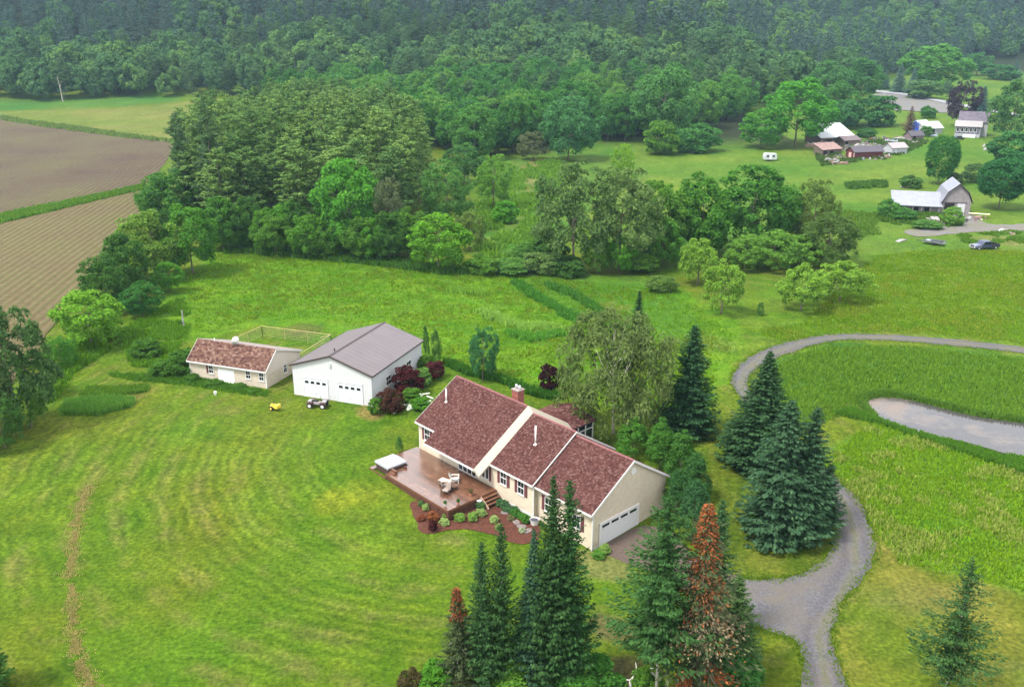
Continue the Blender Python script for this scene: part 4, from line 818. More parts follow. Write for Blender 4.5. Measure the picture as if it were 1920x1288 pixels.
# windows: frame with sill, glass, muntins; shutters beside
def window(par, u0, u1, z0, z1, v, shut=(1,1), shw=.36, face='v', mid=True, s=-1, frame=.065, mf=None):
    """opening on a wall plane; face 'v' looks along the house's cross axis, 'u' along its length; s = outward sign"""
    def bx(mb, a0, a1, d0, d1, b0, b1):
        lo, hi = sorted((v+s*d0, v+s*d1))
        if face == 'v': mb.box(a0, a1, lo, hi, b0, b1)
        else: mb.box(lo, hi, a0, a1, b0, b1)
    f = MB(); e = frame
    bx(f, u0-e, u0, 0, .07, z0-e, z1+e); bx(f, u1, u1+e, 0, .07, z0-e, z1+e); bx(f, u0, u1, 0, .07, z1, z1+e); bx(f, u0, u1, 0, .07, z0-e, z0)
    if mid: bx(f, u0, u1, 0, .06, (z0+z1)/2-.03, (z0+z1)/2+.03)
    bx(f, u0-e-.04, u1+e+.04, .0, .11, z0-e-.06, z0-e)
    w_ = f.build('window', mf or TRIM, par)
    g = MB(); bx(g, u0, u1, .002, .02, z0, z1); g.build('pane', GLASS, w_)
    if mid:
        m = MB(); c = (u0+u1)/2; bx(m, c-.015, c+.015, .02, .035, z0, z1); m.build('muntin', mf or TRIM, w_)
    for k, on in enumerate(shut):
        if on:
            h = MB(); a0 = u0-e-.03-shw if k == 0 else u1+e+.03; bx(h, a0, a0+shw, 0, .05, z0-.1, z1+.1)
            for q in range(9):
                zz = z0+.0+(z1-z0-.06)*q/9; bx(h, a0+.05, a0+shw-.05, .05, .065, zz+.02, zz+.09)
            h.build('shutter', SHUT, par)
    return w_
window(house, -11.62, -10.84, 2.32, 3.62, .28); window(house, -9.20, -8.42, 2.28, 3.58, .28)
window(house, -14.35, -13.95, 1.95, 3.25, .31, (0,0), mid=False); window(house, -13.80, -13.42, 1.95, 3.25, .31, (0,1), .3, mid=False)
window(house, -23.45, -22.68, 2.72, 3.95, .31)
window(house, -2.55, -1.72, 1.45, 2.70, .75); window(house, -6.05, -5.3, 1.6, 2.9, .75)
# patio doors under the porch
pd = MB(); 
for k in range(4): pd.box(-18.0+k*.68, -18.0+k*.68+.1, .23, .308, 1.42, 3.05)
pd.box(-18.0, -15.2, .23, .308, 3.05, 3.15); pd.box(-18.0, -15.2, .23, .308, 1.40, 1.48); pd.box(-15.28, -15.18, .23, .308, 1.42, 3.05)
dd = pd.build('patio_door', TRIM, house); MB().box(-17.9, -15.28, .285, .307, 1.48, 3.05).build('pane', GLASS, dd)
lt_ = MB()
for k in range(4): lt_.box(-17.85+k*.68, -17.42+k*.68, .21, .228, 1.72, 1.95)
lt_.build('door_light', GLASS, dd)
# corner boards, base board
cb = MB()
for (u, v, z1) in [(-.25, .75, zroof(ZG,.75)-.2), (U1, .28, zroof(ZM,.28)-.2), (U3+.25, .31, zroof(ZT,.31)-.2)]:
    cb.box(u-.08, u+.025, v-.025, v+.08, .0, z1)
cb.box(-.25, -.22, .75, 2*VR-.6, -.2, .18); cb.box(U2+1.1, U1, .25, .277, .45, .72); cb.build('corner_board', TRIM, house)
# garage door in the gable
DKTRIM_ = mat('joint_shadow', (.25,.24,.23), .8)
GD = mat('garage_door_paint', (.52,.51,.505), .45, noise=.04)
gdo = MB().box(-.247, -.225, 1.72, 6.7, .04, 2.19).build('garage_door', DKTRIM_, house)
for k in range(4): MB().box(-.224, -.20, 1.72, 6.7, .06+k*.53, .06+k*.53+.515).build('door_panel', GD, gdo)
gf = MB(); gf.box(-.246, -.15, 1.56, 1.715, .0, 2.32); gf.box(-.246, -.15, 6.705, 6.86, .0, 2.32); gf.box(-.246, -.13, 1.56, 6.86, 2.2, 2.36); gf.build('door_frame', TRIM, gdo)
for k in range(4): MB().box(-.2, -.185, 1.95+k*1.22, 1.95+k*1.22+.92, 1.78, 2.02).build('door_window', GLASS, gdo)
lv = MB(); lv.tube([(-.249, VR+.25, 5.95), (-.19, VR+.25, 5.95)], .36, 8); lv.build('gable_vent', TRIM, house)
MB().tube([(-.17, .62, .05), (-.17, .62, 3.2), (-.1, .42, 3.55)], .05, 6).build('downspout', TRIM, house); MB().tube([(U1+.08, .2, .5), (U1+.08, .2, 3.6), (U1+.05, .05, 3.75)], .05, 6).build('downspout', TRIM, house)
# vent pipes on the roof, chimney
PVC = mat('pvc_pipe', (.78,.74,.70), .5)
for (u, v, zr, h) in [(-23.05, 2.90, ZT, 1.45), (-9.96, 3.19, ZM, 1.9)]:
    z = zroof(zr, v); vp = MB().tube([(u, v, z-.1), (u, v, z+h)], .075, 8).build('vent_pipe', PVC, rf, True)
    MB().tube([(u, v, z-.05), (u, v, z+.1)], [.2, .1], 8).build('flashing', PVC, vp)
cu, cv = -16.3, 6.8
ch = MB().box(cu-.45, cu+.45, cv-.42, cv+.42, 6.6, 8.62).build('chimney', mat('brick_mortar', (.30,.22,.19), .9), rf)
BRK = island_mat('chimney_brick', [(.16,.05,.04), (.24,.085,.065), (.30,.11,.085)]); bk = MB(); nb = 0
for r_ in range(21):
    z = 6.62+r_*.095
    for side in range(4):
        for k in range(4):
            o = (.11 if r_ % 2 else 0)
            a0 = max(-.45, -.45+k*.235-o+.0); a1 = min(.45, -.45+(k+1)*.235-o-.012+(0 if k < 3 else .12))
            if a1-a0 < .03: continue
            if side == 0: bk.box(cu+a0, cu+a1, cv-.432, cv-.418, z, z+.08)
            elif side == 1: bk.box(cu+a0, cu+a1, cv+.418, cv+.432, z, z+.08)
            elif side == 2: bk.box(cu-.462, cu-.448, cv+a0*.93, cv+a1*.93, z, z+.08)
            else: bk.box(cu+.448, cu+.462, cv+a0*.93, cv+a1*.93, z, z+.08)
bo = bk.build('brick', BRK, ch); bo['kind'] = 'stuff'
MB().box(cu-.52, cu+.52, cv-.49, cv+.49, 8.62, 8.72).build('chimney_cap', mat('cap_concrete', (.24,.20,.18), .9), ch)
MET = mat('galvanised', (.62,.63,.65), .35, metal=.7)
for dx in (-.22, .24):
    p = MB().tube([(cu+dx, cv, 8.72), (cu+dx, cv, 9.0)], .10, 10).tube([(cu+dx, cv, 9.0), (cu+dx, cv, 9.06), (cu+dx, cv, 9.16)], [.16, .16, .04], 10).build('flue', MET, ch, True)
# sunroom at the back
SU = -12.98; SE = 15.0; sun_r = MB(); wd = 6.0; zr, ze = 4.93, 3.92
SV = []; SF = []
for sgn in (1, -1):
    c_ = SU-wd/2; e_ = c_+sgn*wd/2
    sun_r.prism([(c_, zr), (e_, ze), (e_, ze-.12), (c_, zr-.12)], 'y', 2*VR-2.6, SE)
    L = math.hypot(wd/2, zr-ze); n = int(L/.2)
    for i in range(n):
        for k in range(int((SE-2*VR+2.6)/.31)):
            y0 = 2*VR-2.6+k*.31+(.15 if i % 2 else 0); y1 = min(SE, y0+.295); a0 = i/n; a1 = (i+1.1)/n
            pq = [(e_+(c_-e_)*a0, y0, ze+(zr-ze)*a0+.04), (e_+(c_-e_)*a0, y1, ze+(zr-ze)*a0+.045), (e_+(c_-e_)*min(1,a1), y1, ze+(zr-ze)*min(1,a1)+.012), (e_+(c_-e_)*min(1,a1), y0, ze+(zr-ze)*min(1,a1)+.012)]
            SV += pq; b = len(SV)-4; SF.append((b,b+1,b+2,b+3))
sr = sun_r.build('sunroom_roof', SUBR, house); me = bpy.data.meshes.new('shingles'); me.from_pydata(SV, [], SF); me.materials.append(SHING); q = link(bpy.data.objects.new('shingles', me)); q.parent = sr; q['kind'] = 'stuff'
u_r, u_l, y1 = SU-.25, SU-wd+.25, SE-.25; sw = MB()
for u in (u_r, u_l):
    for y in np.linspace(2*VR+.1, y1, 4): sw.box(u-.07, u+.07, y-.07, y+.07, .4, 3.85)
    for z in (1.3, 3.05, 3.72): sw.box(u-.05, u+.05, 2*VR, y1, z, z+.11)
for u in np.linspace(u_l, u_r, 5): sw.box(u-.07, u+.07, y1-.07, y1+.07, .4, 3.85)
for z in (1.3, 3.05, 3.72): sw.box(u_l, u_r, y1-.05, y1+.05, z, z+.11)
swo = sw.build('sunroom_frame', TRIM, house)
gp = MB(); gp.box(u_r-.02, u_r+.02, 2*VR, y1, 1.41, 3.72); gp.box(u_l-.02, u_l+.02, 2*VR, y1, 1.41, 3.72); gp.box(u_l, u_r, y1-.02, y1+.02, 1.41, 3.72); gp.build('pane', GLASS, swo)
kw = MB(); kw.box(u_r-.04, u_r+.04, 2*VR, y1, .0, 1.3); kw.box(u_l-.04, u_l+.04, 2*VR, y1, .0, 1.3); kw.box(u_l, u_r, y1-.04, y1+.04, .0, 1.3); kw.prism([(u_l, 3.83), (u_r, 3.83), (SU-wd/2, zr-.12)], 'y', y1-.05, y1+.03); kw.build('sunroom_wall', CREAM, swo)
# house-frame placing
def HL(u, v, z=0):
    return (HX+u*math.cos(HT)-v*math.sin(HT), HY+u*math.sin(HT)+v*math.cos(HT), z)
# ------------------------------------------------------------------ deck
DZ = 1.38
wood = bpy.data.materials.new('wet_deck_wood'); wood.use_nodes = True; t = wood.node_tree; bs = t.nodes['Principled BSDF']; tcn = t.nodes.new('ShaderNodeTexCoord'); O = tcn.outputs['Object']
ge = t.nodes.new('ShaderNodeNewGeometry'); c1 = rampnodes(t, ge.outputs['Random Per Island'], [(0, (.088,.038,.019)), (.5, (.12,.053,.028)), (1, (.15,.070,.040))]); c2 = rampnodes(t, noise_node(t, O, 1.3, 5, .6), [(.3, (.65,.62,.6)), (.7, (1.2,1.2,1.2))])
t.links.new(mulcol(t, c1, c2), bs.inputs['Base Color'])
wet = noise_node(t, O, .42, 4, .55); sx = t.nodes.new('ShaderNodeSeparateXYZ'); t.links.new(O, sx.inputs[0])
e1 = t.nodes.new('ShaderNodeMath'); e1.operation = 'MULTIPLY_ADD'; e1.inputs[1].default_value = -.055; e1.inputs[2].default_value = -.92; t.links.new(sx.outputs[0], e1.inputs[0])
e2 = t.nodes.new('ShaderNodeMath'); e2.operation = 'MULTIPLY_ADD'; e2.inputs[1].default_value = -.075; t.links.new(sx.outputs[1], e2.inputs[0]); t.links.new(e1.outputs[0], e2.inputs[2])
e3 = t.nodes.new('ShaderNodeMath'); e3.operation = 'ADD'; t.links.new(wet, e3.inputs[0]); t.links.new(e2.outputs[0], e3.inputs[1])
rgh = t.nodes.new('ShaderNodeMapRange'); rgh.inputs['From Min'].default_value = .50; rgh.inputs['From Max'].default_value = .60; rgh.inputs['To Min'].default_value = .55; rgh.inputs['To Max'].default_value = .27; t.links.new(e3.outputs[0], rgh.inputs['Value']); t.links.new(rgh.outputs[0], bs.inputs['Roughness'])
spc = t.nodes.new('ShaderNodeMapRange'); spc.inputs['From Min'].default_value = .50; spc.inputs['From Max'].default_value = .60; spc.inputs['To Min'].default_value = .35; spc.inputs['To Max'].default_value = 1.0; t.links.new(e3.outputs[0], spc.inputs['Value']); t.links.new(spc.outputs[0], bs.inputs['Specular IOR Level'])
bs.inputs['Coat Roughness'].default_value = .24; cw = t.nodes.new('ShaderNodeMapRange'); cw.inputs['From Min'].default_value = .50; cw.inputs['From Max'].default_value = .60; cw.inputs['To Max'].default_value = .55; t.links.new(e3.outputs[0], cw.inputs['Value']); t.links.new(cw.outputs[0], bs.inputs['Coat Weight']); bs.inputs['Coat IOR'].default_value = 1.7
DARKW = mat('dark_wood', (.085,.036,.024), .6, noise=.3, nscale=3)
deck = thing('wooden_deck', 'wet red-brown wooden deck along the front of the cream house', 'deck', (HX, HY, 0), HT)
bd = MB(); nbd = 0
for i in range(41):
    v0 = -5.72+i*.145
    bd.box(-22.0 if v0 < -3.05 else -24.8, -12.2, v0, v0+.133, DZ-.03, DZ)
for i in range(18):                                              # lower step beside the tub
    v0 = -5.72+i*.145; bd.box(-24.9, -24.35, v0, v0+.133, DZ-.42, DZ-.39)
o = bd.build('deck_boards', wood, deck); o['kind'] = 'stuff'
fs = MB(); fs.box(-22.02, -12.17, -5.76, -5.722, DZ-.26, DZ-.032); fs.box(-12.198, -12.16, -5.72, .2, DZ-.26, DZ-.032); fs.box(-24.84, -24.802, -3.05, .2, DZ-.26, DZ-.032); fs.box(-24.94, -22.02, -5.76, -5.722, DZ-.62, DZ-.40); fs.build('fascia_board', mat('deck_fascia', (.12,.05,.03), .5, noise=.2), deck)
sk = MB()
for u in np.arange(-24.7, -12.3, .42): sk.box(u, u+.38, -5.70, -5.67, -.1, DZ-.28 if u > -22.3 else DZ-.45)
for v in np.arange(-5.6, .1, .42): sk.box(-12.25, -12.22, v, v+.38, -.1, DZ-.28)
o = sk.build('skirt_boards', DARKW, deck); o['kind'] = 'stuff'
for u in (-24.7, -20.6, -16.5, -12.4):
    MB().box(u-.07, u+.07, -5.66, -5.52, -.1, DZ-.04 if u > -22 else DZ-.45).build('post', DARKW, deck)
for k in range(3):
    z = DZ-.2-k*.2; stp = MB().box(-12.15+k*.32, -12.15+(k+1)*.32+.03, -1.72, .15, z-.04, z).build('step', wood, deck); MB().box(-12.15+k*.32, -12.12+k*.32, -1.70, .13, z-.2, z-.041).build('riser', DARKW, stp)
MB().obox((-12.15, -1.8, DZ-.05), (-11.0, -1.8, DZ-.85), .05, .25).build('stringer', mat('pale_stringer', (.36,.24,.17), .6), deck)
# hot tub
tub = thing('hot_tub', 'square hot tub under a grey cover on left corner of the deck', 'hot tub', HL(-23.2, -4.28, DZ-.40), HT)
sd_ = MB()
for k in range(14):
    a = -1.05+k*.15
    for s in (-1, 1):
        sd_.box(a, a+.14, s*1.05-.02, s*1.05+.02, .0, .78); sd_.box(s*1.05-.02, s*1.05+.02, a, a+.14, .0, .78)
b_ = MB().box(-1.03, 1.03, -1.03, 1.03, .0, .79).build('tub_body', mat('tub_shell', (.035,.032,.035), .5), tub)
o = sd_.build('tub_slats', mat('tub_slat_wood', (.06,.035,.028), .6, noise=.2), b_); o['kind'] = 'stuff'
COV = mat('tub_cover_vinyl', (.34,.345,.37), .45, noise=.08, nscale=2)
cv_ = MB().prism([(-1.14,.80), (1.14,.80), (1.14,.89), (0.02,.97), (-.02,.97), (-1.14,.89)], 'y', -1.14, 1.14).build('tub_cover', COV, tub, bevel=.03)
MB().box(-1.155, 1.155, -1.16, -1.143, .66, .86).build('cover_skirt', COV, cv_); MB().box(-1.155, 1.155, 1.143, 1.16, .66, .86).build('cover_skirt', COV, cv_); MB().box(1.143, 1.16, -1.155, 1.155, .70, .86).build('cover_skirt', COV, cv_)
tp = MB().box(-.3, .5, -1.9, -1.4, .42, .47).box(1.3, 1.36, -.9, .9, .4, .44)
st_ = thing('tub_step', 'small wooden step unit at the front of the hot tub', 'step', HL(-21.55, -5.15, DZ), HT)
MB().box(-.42, .42, -.22, .22, .0, .16).build('tread', wood, st_); MB().box(-.42, .42, .0, .22, .17, .36).build('tread', wood, st_)
# ------------------------------------------------------------------ things on the deck
WHITEP = mat('white_plastic', (.58,.57,.53), .5)
ad = thing('adirondack_chair', 'white slatted garden chair on the deck behind the small table', 'chair', HL(-16.1, -1.75, DZ), HT+2.4)
for k in range(5):
    x = -.26+k*.13; h = .98-.06*abs(k-2)
    MB().obox((x, .22, .33), (x, .55, h), .11, .025, (0,1,0)).build('back_slat', WHITEP, ad)
for k in range(4): MB().obox((-.3, -.35+k*.14, .40-k*.02), (.3, -.35+k*.14, .40-k*.02), .12, .025).build('seat_slat', WHITEP, ad)
for s in (-1, 1):
    MB().box(s*.40-.07, s*.40+.07, -.45, .35, .56, .59).build('arm', WHITEP, ad)
    MB().box(s*.33-.03, s*.33+.03, -.42, -.33, .0, .56).build('leg', WHITEP, ad); MB().obox((s*.33, -.38, .36), (s*.33, .6, .03), .03, .12).build('leg', WHITEP, ad)
TAB = mat('weathered_teak', (.20,.155,.12), .6, noise=.25, nscale=4)
tb = thing('side_table', 'low weathered wooden table beside the white garden chair', 'table', HL(-16.3, -2.75, DZ), HT+.25)
MB().box(-.62, .62, -.36, .36, .40, .44).build('tabletop', mat('pale_tabletop', (.46,.37,.30), .5, noise=.15), tb)
for sx_ in (-1, 1):
    for sy_ in (-1, 1): MB().box(sx_*.52-.04, sx_*.52+.04, sy_*.28-.04, sy_*.28+.04, 0, .40).build('leg', TAB, tb)
CUSH = mat('grey_brown_cushion', (.24,.19,.165), .9, noise=.12)
def lounge(name, label, u, v, rz):
    r = thing(name, label, 'chair', HL(u, v, DZ), HT+rz, 'cushioned deck chairs')
    f = MB()
    f.tube([(-.36,-.36,0), (-.36,-.36,.56), (-.36,.36,.62), (-.36,.4,0)], .025, 6); f.tube([(.36,-.36,0), (.36,-.36,.56), (.36,.36,.62), (.36,.4,0)], .025, 6); f.tube([(-.36,.36,.3), (-.34,.5,.9), (.34,.5,.9), (.36,.36,.3)], .022, 6); f.box(-.35,.35,-.36,.36,.27,.30)
    f.build('frame', mat('dark_metal', (.045,.036,.032), .5, metal=.4), r)
    MB().box(-.32,.32,-.35,.33,.31,.43).build('seat_cushion', CUSH, r, bevel=.04); MB().obox((0,.34,.42), (0,.47,.92), .62, .11, (0,1,0)).build('back_cushion', CUSH, r, bevel=.03)
    return r
lounge('deck_chair', 'dark cushioned deck chair directly in front of low wooden table', -15.55, -3.30, 2.9)
lounge('deck_chair', 'grey-brown cushioned deck chair nearest the deck front edge', -14.85, -3.75, .4)
fp = thing('fire_pit', 'low round brown fire bowl among the deck chairs', 'fire pit', HL(-15.15, -2.75, DZ), HT)
MB().tube([(0,0,.18),(0,0,.22),(0,0,.36)], [.2,.42,.48], 14).build('bowl', mat('rusty_iron', (.10,.055,.035), .7, noise=.3), fp)
for k in range(3): MB().tube([(.3*math.cos(k*2.1), .3*math.sin(k*2.1), 0), (.25*math.cos(k*2.1), .25*math.sin(k*2.1), .22)], .025, 5).build('leg', mat('rusty_iron', (.10,.055,.035)), fp)
TERRA = mat('terracotta', (.42,.17,.10), .7, noise=.15)
def pot(label, u, v, z, r, col, plant=None, group=None):
    p = thing('flower_pot', label, 'pot', HL(u, v, z), HT, group)
    MB().tube([(0,0,0), (0,0,r*1.4), (0,0,r*1.4), (0,0,r*1.7)], [r*.7, r, r*1.15, r*1.15], 12).build('pot_body', col, p)
    if plant:
        me = PROTO['bush'][0][0]; o = link(bpy.data.objects.new('plant', me)); o.parent = p; o.location = (0,0,r*1.3); o.scale = (r*3, r*3, r*3); o.color = (*plant, 1)
pot('low terracotta bowl on the deck near the stairs', -12.95, -2.35, DZ, .17, TERRA, (.12,.09,.05))
pot('white pot at the front corner of the deck', -13.1, -5.3, DZ, .12, WHITEP, (.05,.10,.03))
pot('green planted pot at the front right edge of deck', -12.55, -4.2, DZ, .12, TERRA, (.04,.09,.025))
pot('dark little pot by the hot tub', -21.6, -3.6, DZ, .13, DARKW)
# garden bed: plants, statue, stones
VAR = [(.17,.22,.09), (.20,.25,.11), (.12,.19,.05)]
for i, (px, py, wp, lab, col) in enumerate([(798,955,16,'pale variegated plant at the left end of the mulch bed',VAR[0]),(790,948,14,'small green plant by the deck edge, left in mulch bed',(.06,.11,.04)),(836,972,15,'small yellow-green plant below the deck corner',VAR[2]),(833,984,19,'round variegated hosta left of centre in the bed',VAR[1]),(862,976,22,'yellow-green hosta in the middle of the bed',VAR[2]),(886,975,22,'hosta clump middle right in the bed',VAR[2]),(902,967,20,'pale hosta under the deck front edge',VAR[0]),(927,979,18,'pale variegated hosta at right of the bed',VAR[1]),(902,952,20,'green shrub beside the deck stairs',(.065,.12,.05)),(935,992,16,'greyish plant at the bed edge by the slim spruce',(.13,.17,.07)),(979,998,14,'pale silver plant beside the stepping stones',(.24,.26,.2)),(958,975,14,'low brownish plant beside the path',(.13,.12,.06))]):
    T('bush','garden_plant',lab,px,py,py-wp*.72,wp,col,'plant','plants in the mulch bed')
T('bush','garden_plant','dark maroon smoke bush in the mulch bed',812,995,972,19,(.05,.014,.018),'plant','plants in the mulch bed')
T('bush','garden_plant','orange-red leafy shrub behind the maroon bush in bed',812,975,958,24,(.17,.06,.03),'plant','plants in the mulch bed')
T('bush','garden_plant','reddish feathery plant at the left rim of mulch bed',790,975,962,18,(.16,.055,.04),'plant','plants in the mulch bed')
for i in range(9):
    u = -10.9+i*.45; p = HL(u, -.45+.12*math.sin(i*2.1), 0); p = (p[0], p[1], height1(p[0], p[1]))
    place_tree('bush','foundation_shrub','leafy green shrub in the row under the middle house windows','shrub',p,.75+.15*math.sin(i*1.7),.95,(.05,.125,.025) if i > 4 else (.05,.10,.05),'foundation shrubs under the windows')
bb = G(899, 951); bt = thing('bird_bath', 'small white garden ornament beside the deck stairs', 'ornament', bb, 0)
MB().tube([(0,0,0),(0,0,.12),(0,0,.6),(0,0,.7),(0,0,.78)], [.2,.08,.07,.26,.28], 10).build('pedestal', WHITEP, bt, True)
STONE = mat('stepping_stone', (.15,.125,.115), .9, noise=.2)
for i, (px, py) in enumerate([(948,962),(958,972),(968,980),(978,988),(990,996)]):
    p = G(px, py); o = MB().tube([(0,0,.03),(0,0,.12)], [.42,.40], 7).build('stepping_stone', STONE, None, loc=(p[0], p[1], p[2])); o.scale = (1.2,.8,1); o.rotation_euler.z = i; tagp(o, label='flat grey-brown stone on the path through the mulch bed', category='stone', group='stepping stones through the bed')
tb2 = thing('planter_tub', 'white tub planter by the garage front wall', 'planter', HL(-6.55, -.15, height1(*HL(-6.55,-.15)[:2])), 0)
MB().tube([(0,0,0),(0,0,.5),(0,0,.52),(0,0,.56)], [.32,.42,.47,.47], 14, cap=False).tube([(0,0,.0),(0,0,.02)], .32, 14).build('tub', WHITEP, tb2); MB().tube([(0,0,.40),(0,0,.44)], .40, 12).build('water', mat('dark_soil', (.06,.06,.08), .4), tb2)
wf = G(1128, 1040)
for (px, py, lab, col) in [(1122,1046,'green flowering plant at the garage front corner',(.07,.15,.03)),(1134,1036,'pale green plant beside the garage door',(.14,.2,.06))]: T('bush','garden_plant',lab,px,py,py-16,24,col,'plant')
# ================================================================== WHITE BARN GARAGE
BX, BY, BT = -26.549, 100.703, -.354; BW, BL, BE, BR, BZ = 10.774, 13.651, 4.80, 6.65, .9
def LP(x0, y0, th, u, v, z=0): return (x0+u*math.cos(th)-v*math.sin(th), y0+u*math.sin(th)+v*math.cos(th), z)
WSID = lines_mat('white_siding', (.48,.48,.485), .3, 'X', .78, noise=.04)
WSIDY = lines_mat('white_siding_side', (.48,.48,.48), .3, 'Y', .86, noise=.04)
WROOF = lines_mat('mauve_metal_roof', (.120,.100,.103), .9, 'Y', .72, .45, noise=.07, nscale=.6)
DKTRIM = mat('dark_brown_trim', (.05,.035,.035), .5)
barn = thing('garage_barn', 'white garage barn with mauve-grey metal roof and two overhead doors', 'garage', (BX, BY, 0), BT)
sl = (BR-BE)/(BW/2+.25)
MB().prism([(0,.5),(BW,.5),(BW,BE+.25*sl-.1),(BW/2,BR-.1),(0,BE+.25*sl-.1)], 'y', 0, BL-.25).build('wall', WSID, barn)
r = MB(); cx_b = BW/2
for s in (-1, 1): r.prism([(cx_b, BR), (cx_b+s*(BW/2+.25), BE), (cx_b+s*(BW/2+.25), BE-.09), (cx_b, BR-.09)], 'y', -.2, BL)
ro = r.build('roof', WROOF, barn)
e = MB()
for s in (-1, 1):
    e.prism([(cx_b, BR+.035), (cx_b+s*(BW/2+.29), BE+.035), (cx_b+s*(BW/2+.29), BE-.17), (cx_b, BR-.17)], 'y', -.25, -.203); e.box(*sorted((cx_b+s*(BW/2+.253), cx_b+s*(BW/2+.30))), -.2, BL, BE-.14, BE+.02)
e.prism([(cx_b-.2, BR-.045), (cx_b, BR+.055), (cx_b+.2, BR-.045), (cx_b, BR+.005)], 'y', -.2, BL); e.build('eave_trim', DKTRIM, ro)
MB().tube([(cx_b-.5, 1.9, BR-.3), (cx_b-.5, 1.9, BR+.22)], .08, 8).build('vent_pipe', DKTRIM, ro)
DOORW = mat('overhead_door', (.56,.57,.59), .4, noise=.03)
for u0, u1 in ((1.52, 4.70), (6.22, 9.40)):
    do = MB().box(u0, u1, -.016, -.004, BZ+.0, BZ+2.5).build('garage_door', DKTRIM_, barn)
    for k in range(4): MB().box(u0, u1, -.037, -.018, BZ+.02+k*.62, BZ+.02+k*.62+.595).build('door_panel', DOORW, do)
    f = MB(); f.box(u0-.16, u0-.003, -.07, -.003, BZ, BZ+2.5); f.box(u1+.003, u1+.16, -.07, -.003, BZ, BZ+2.5); f.box(u0-.16, u1+.16, -.09, -.003, BZ+2.503, BZ+2.68); f.build('door_frame', mat('pale_grey_trim', (.55,.55,.56), .5), do)
    wq = (u1-u0)/4
    for k in range(4): MB().box(u0+k*wq+.16, u0+(k+1)*wq-.14, -.05, -.036, BZ+1.80, BZ+2.12).build('door_window', GLASS, do)
    MB().box((u0+u1)/2-.1, (u0+u1)/2+.1, -.06, -.036, BZ+.5, BZ+.54).build('handle', DKTRIM, do)
MB().box(5.2, 5.46, -.12, -.003, 5.15, 5.62).build('gable_light', mat('lamp_grey', (.42,.45,.44), .5), barn)
MB().box(-.02, BW+.02, -.03, -.002, .4, BZ+.12).build('foundation', FOUND, barn)
for v0 in (3.5, 9.0): window(barn, v0, v0+1.15, BZ+1.3, BZ+2.4, BW, (0,0), face='u', s=1)
# ------------------------------------------------------------------ shed
SX, SY, ST_ = -41.075, 106.416, -.35
shed = thing('shed', 'long cream shed with weathered brown shingle roof left of the white barn', 'shed', (SX, SY, 0), ST_)
SLn, ze, zr, vr, vb, zb = 11.41, 3.27, 5.39, 2.29, 7.91, 3.40
CREAM2 = lines_mat('cream_boards', (.48,.41,.32), .2, 'Z', .86, noise=.10)
GABW = mat('pale_pink_gable', (.50,.43,.37), .7, noise=.05)
MB().prism([(0,.5),(vb-.3,.5),(vb-.3,zb-.02),(vr,zr-.1),(0,ze+.15)], 'x', 0, SLn).build('wall', CREAM2, shed)
r = MB(); r.prism([(-.3,ze),(vr,zr),(vr,zr-.09),(-.3,ze-.09)], 'x', -.2, SLn+.2); r.prism([(vr,zr),(vb,zb),(vb,zb-.09),(vr,zr-.09)], 'x', -.2, SLn+.2)
sro = r.build('roof', mat('brown_felt', (.10,.07,.06), .9), shed)
BRS = island_mat('brown_shingle', [(.060,.030,.026), (.105,.052,.042), (.135,.070,.052), (.155,.092,.070), (.24,.155,.12)])
GRS_ = island_mat('grey_shingle', [(.17,.14,.13), (.22,.19,.175), (.27,.23,.21)])
rs = random.Random(8); SV = []; SF = []; SV2 = []; SF2 = []
for (va, za, vb_, zb_, VV, FF, n) in [(-.3, ze, vr, zr, SV, SF, 15), (vb, zb, vr, zr, SV2, SF2, 26)]:
    for i in range(n):
        for k in range(36):
            x0 = -.2+k*.33-(.16 if i % 2 else 0); x1 = min(SLn+.2, x0+.315); x0 = max(-.2, x0)
            if x1 <= x0: continue
            a0 = i/n; a1 = min(1, (i+1.12)/n)
            for (x, a, q) in ((x0,a0,.05+rs.uniform(0,.01)),(x1,a0,.05),(x1,a1,.014),(x0,a1,.014)): VV.append((x, va+(vb_-va)*a, za+(zb_-za)*a+q))
            b = len(VV)-4; FF.append((b,b+1,b+2,b+3))
for VV, FF, m in ((SV,SF,BRS),(SV2,SF2,GRS_)):
    me = bpy.data.meshes.new('shingles'); me.from_pydata(VV, [], FF); me.materials.append(m); o = link(bpy.data.objects.new('shingles', me)); o.parent = sro; o['kind'] = 'stuff'
tm_ = MB(); tm_.box(-.2, SLn+.2, -.37, -.303, ze-.16, ze+.0)
for u in (-.25, SLn+.203):
    tm_.prism([(-.3,ze),(vr,zr),(vr,zr-.18),(-.3,ze-.18)], 'x', u, u+.05); tm_.prism([(vr,zr),(vb,zb),(vb,zb-.18),(vr,zr-.18)], 'x', u, u+.05)
tm_.build('trim', TRIM, shed)
MB().prism([(.0,2.6),(vb-.35,2.6),(vb-.35,zb-.2),(vr,zr-.2),(.0,ze-.02)], 'x', SLn+.003, SLn+.03).build('gable_panel', GABW, shed)
cbx = MB(); cbx.box(SLn-.1, SLn+.035, -.035, .1, .6, ze); cbx.box(-.035, .1, -.035, .1, .6, ze); cbx.build('corner_board', TRIM, shed)
dd = MB(); dd.box(4.3, 5.5, -.04, -.003, .9, 2.72); dd.box(5.52, 6.72, -.04, -.003, .9, 2.72); dd.build('double_door', mat('white_door', (.70,.70,.67), .5, noise=.06), shed)
for u0 in (2.95, 8.5, 10.45): window(shed, u0, u0+.62, 1.95, 2.90, 0, (1 if u0 < 3 else 0, 0), .3, mf=TRIM)
window(shed, 3.75, 4.4, 1.65, 2.95, SLn, (0,0), face='u', s=1)
MB().tube([(2.4,2.3,5.3),(2.4,2.3,5.75)], .06, 6).build('vent_pipe', PVC, sro)
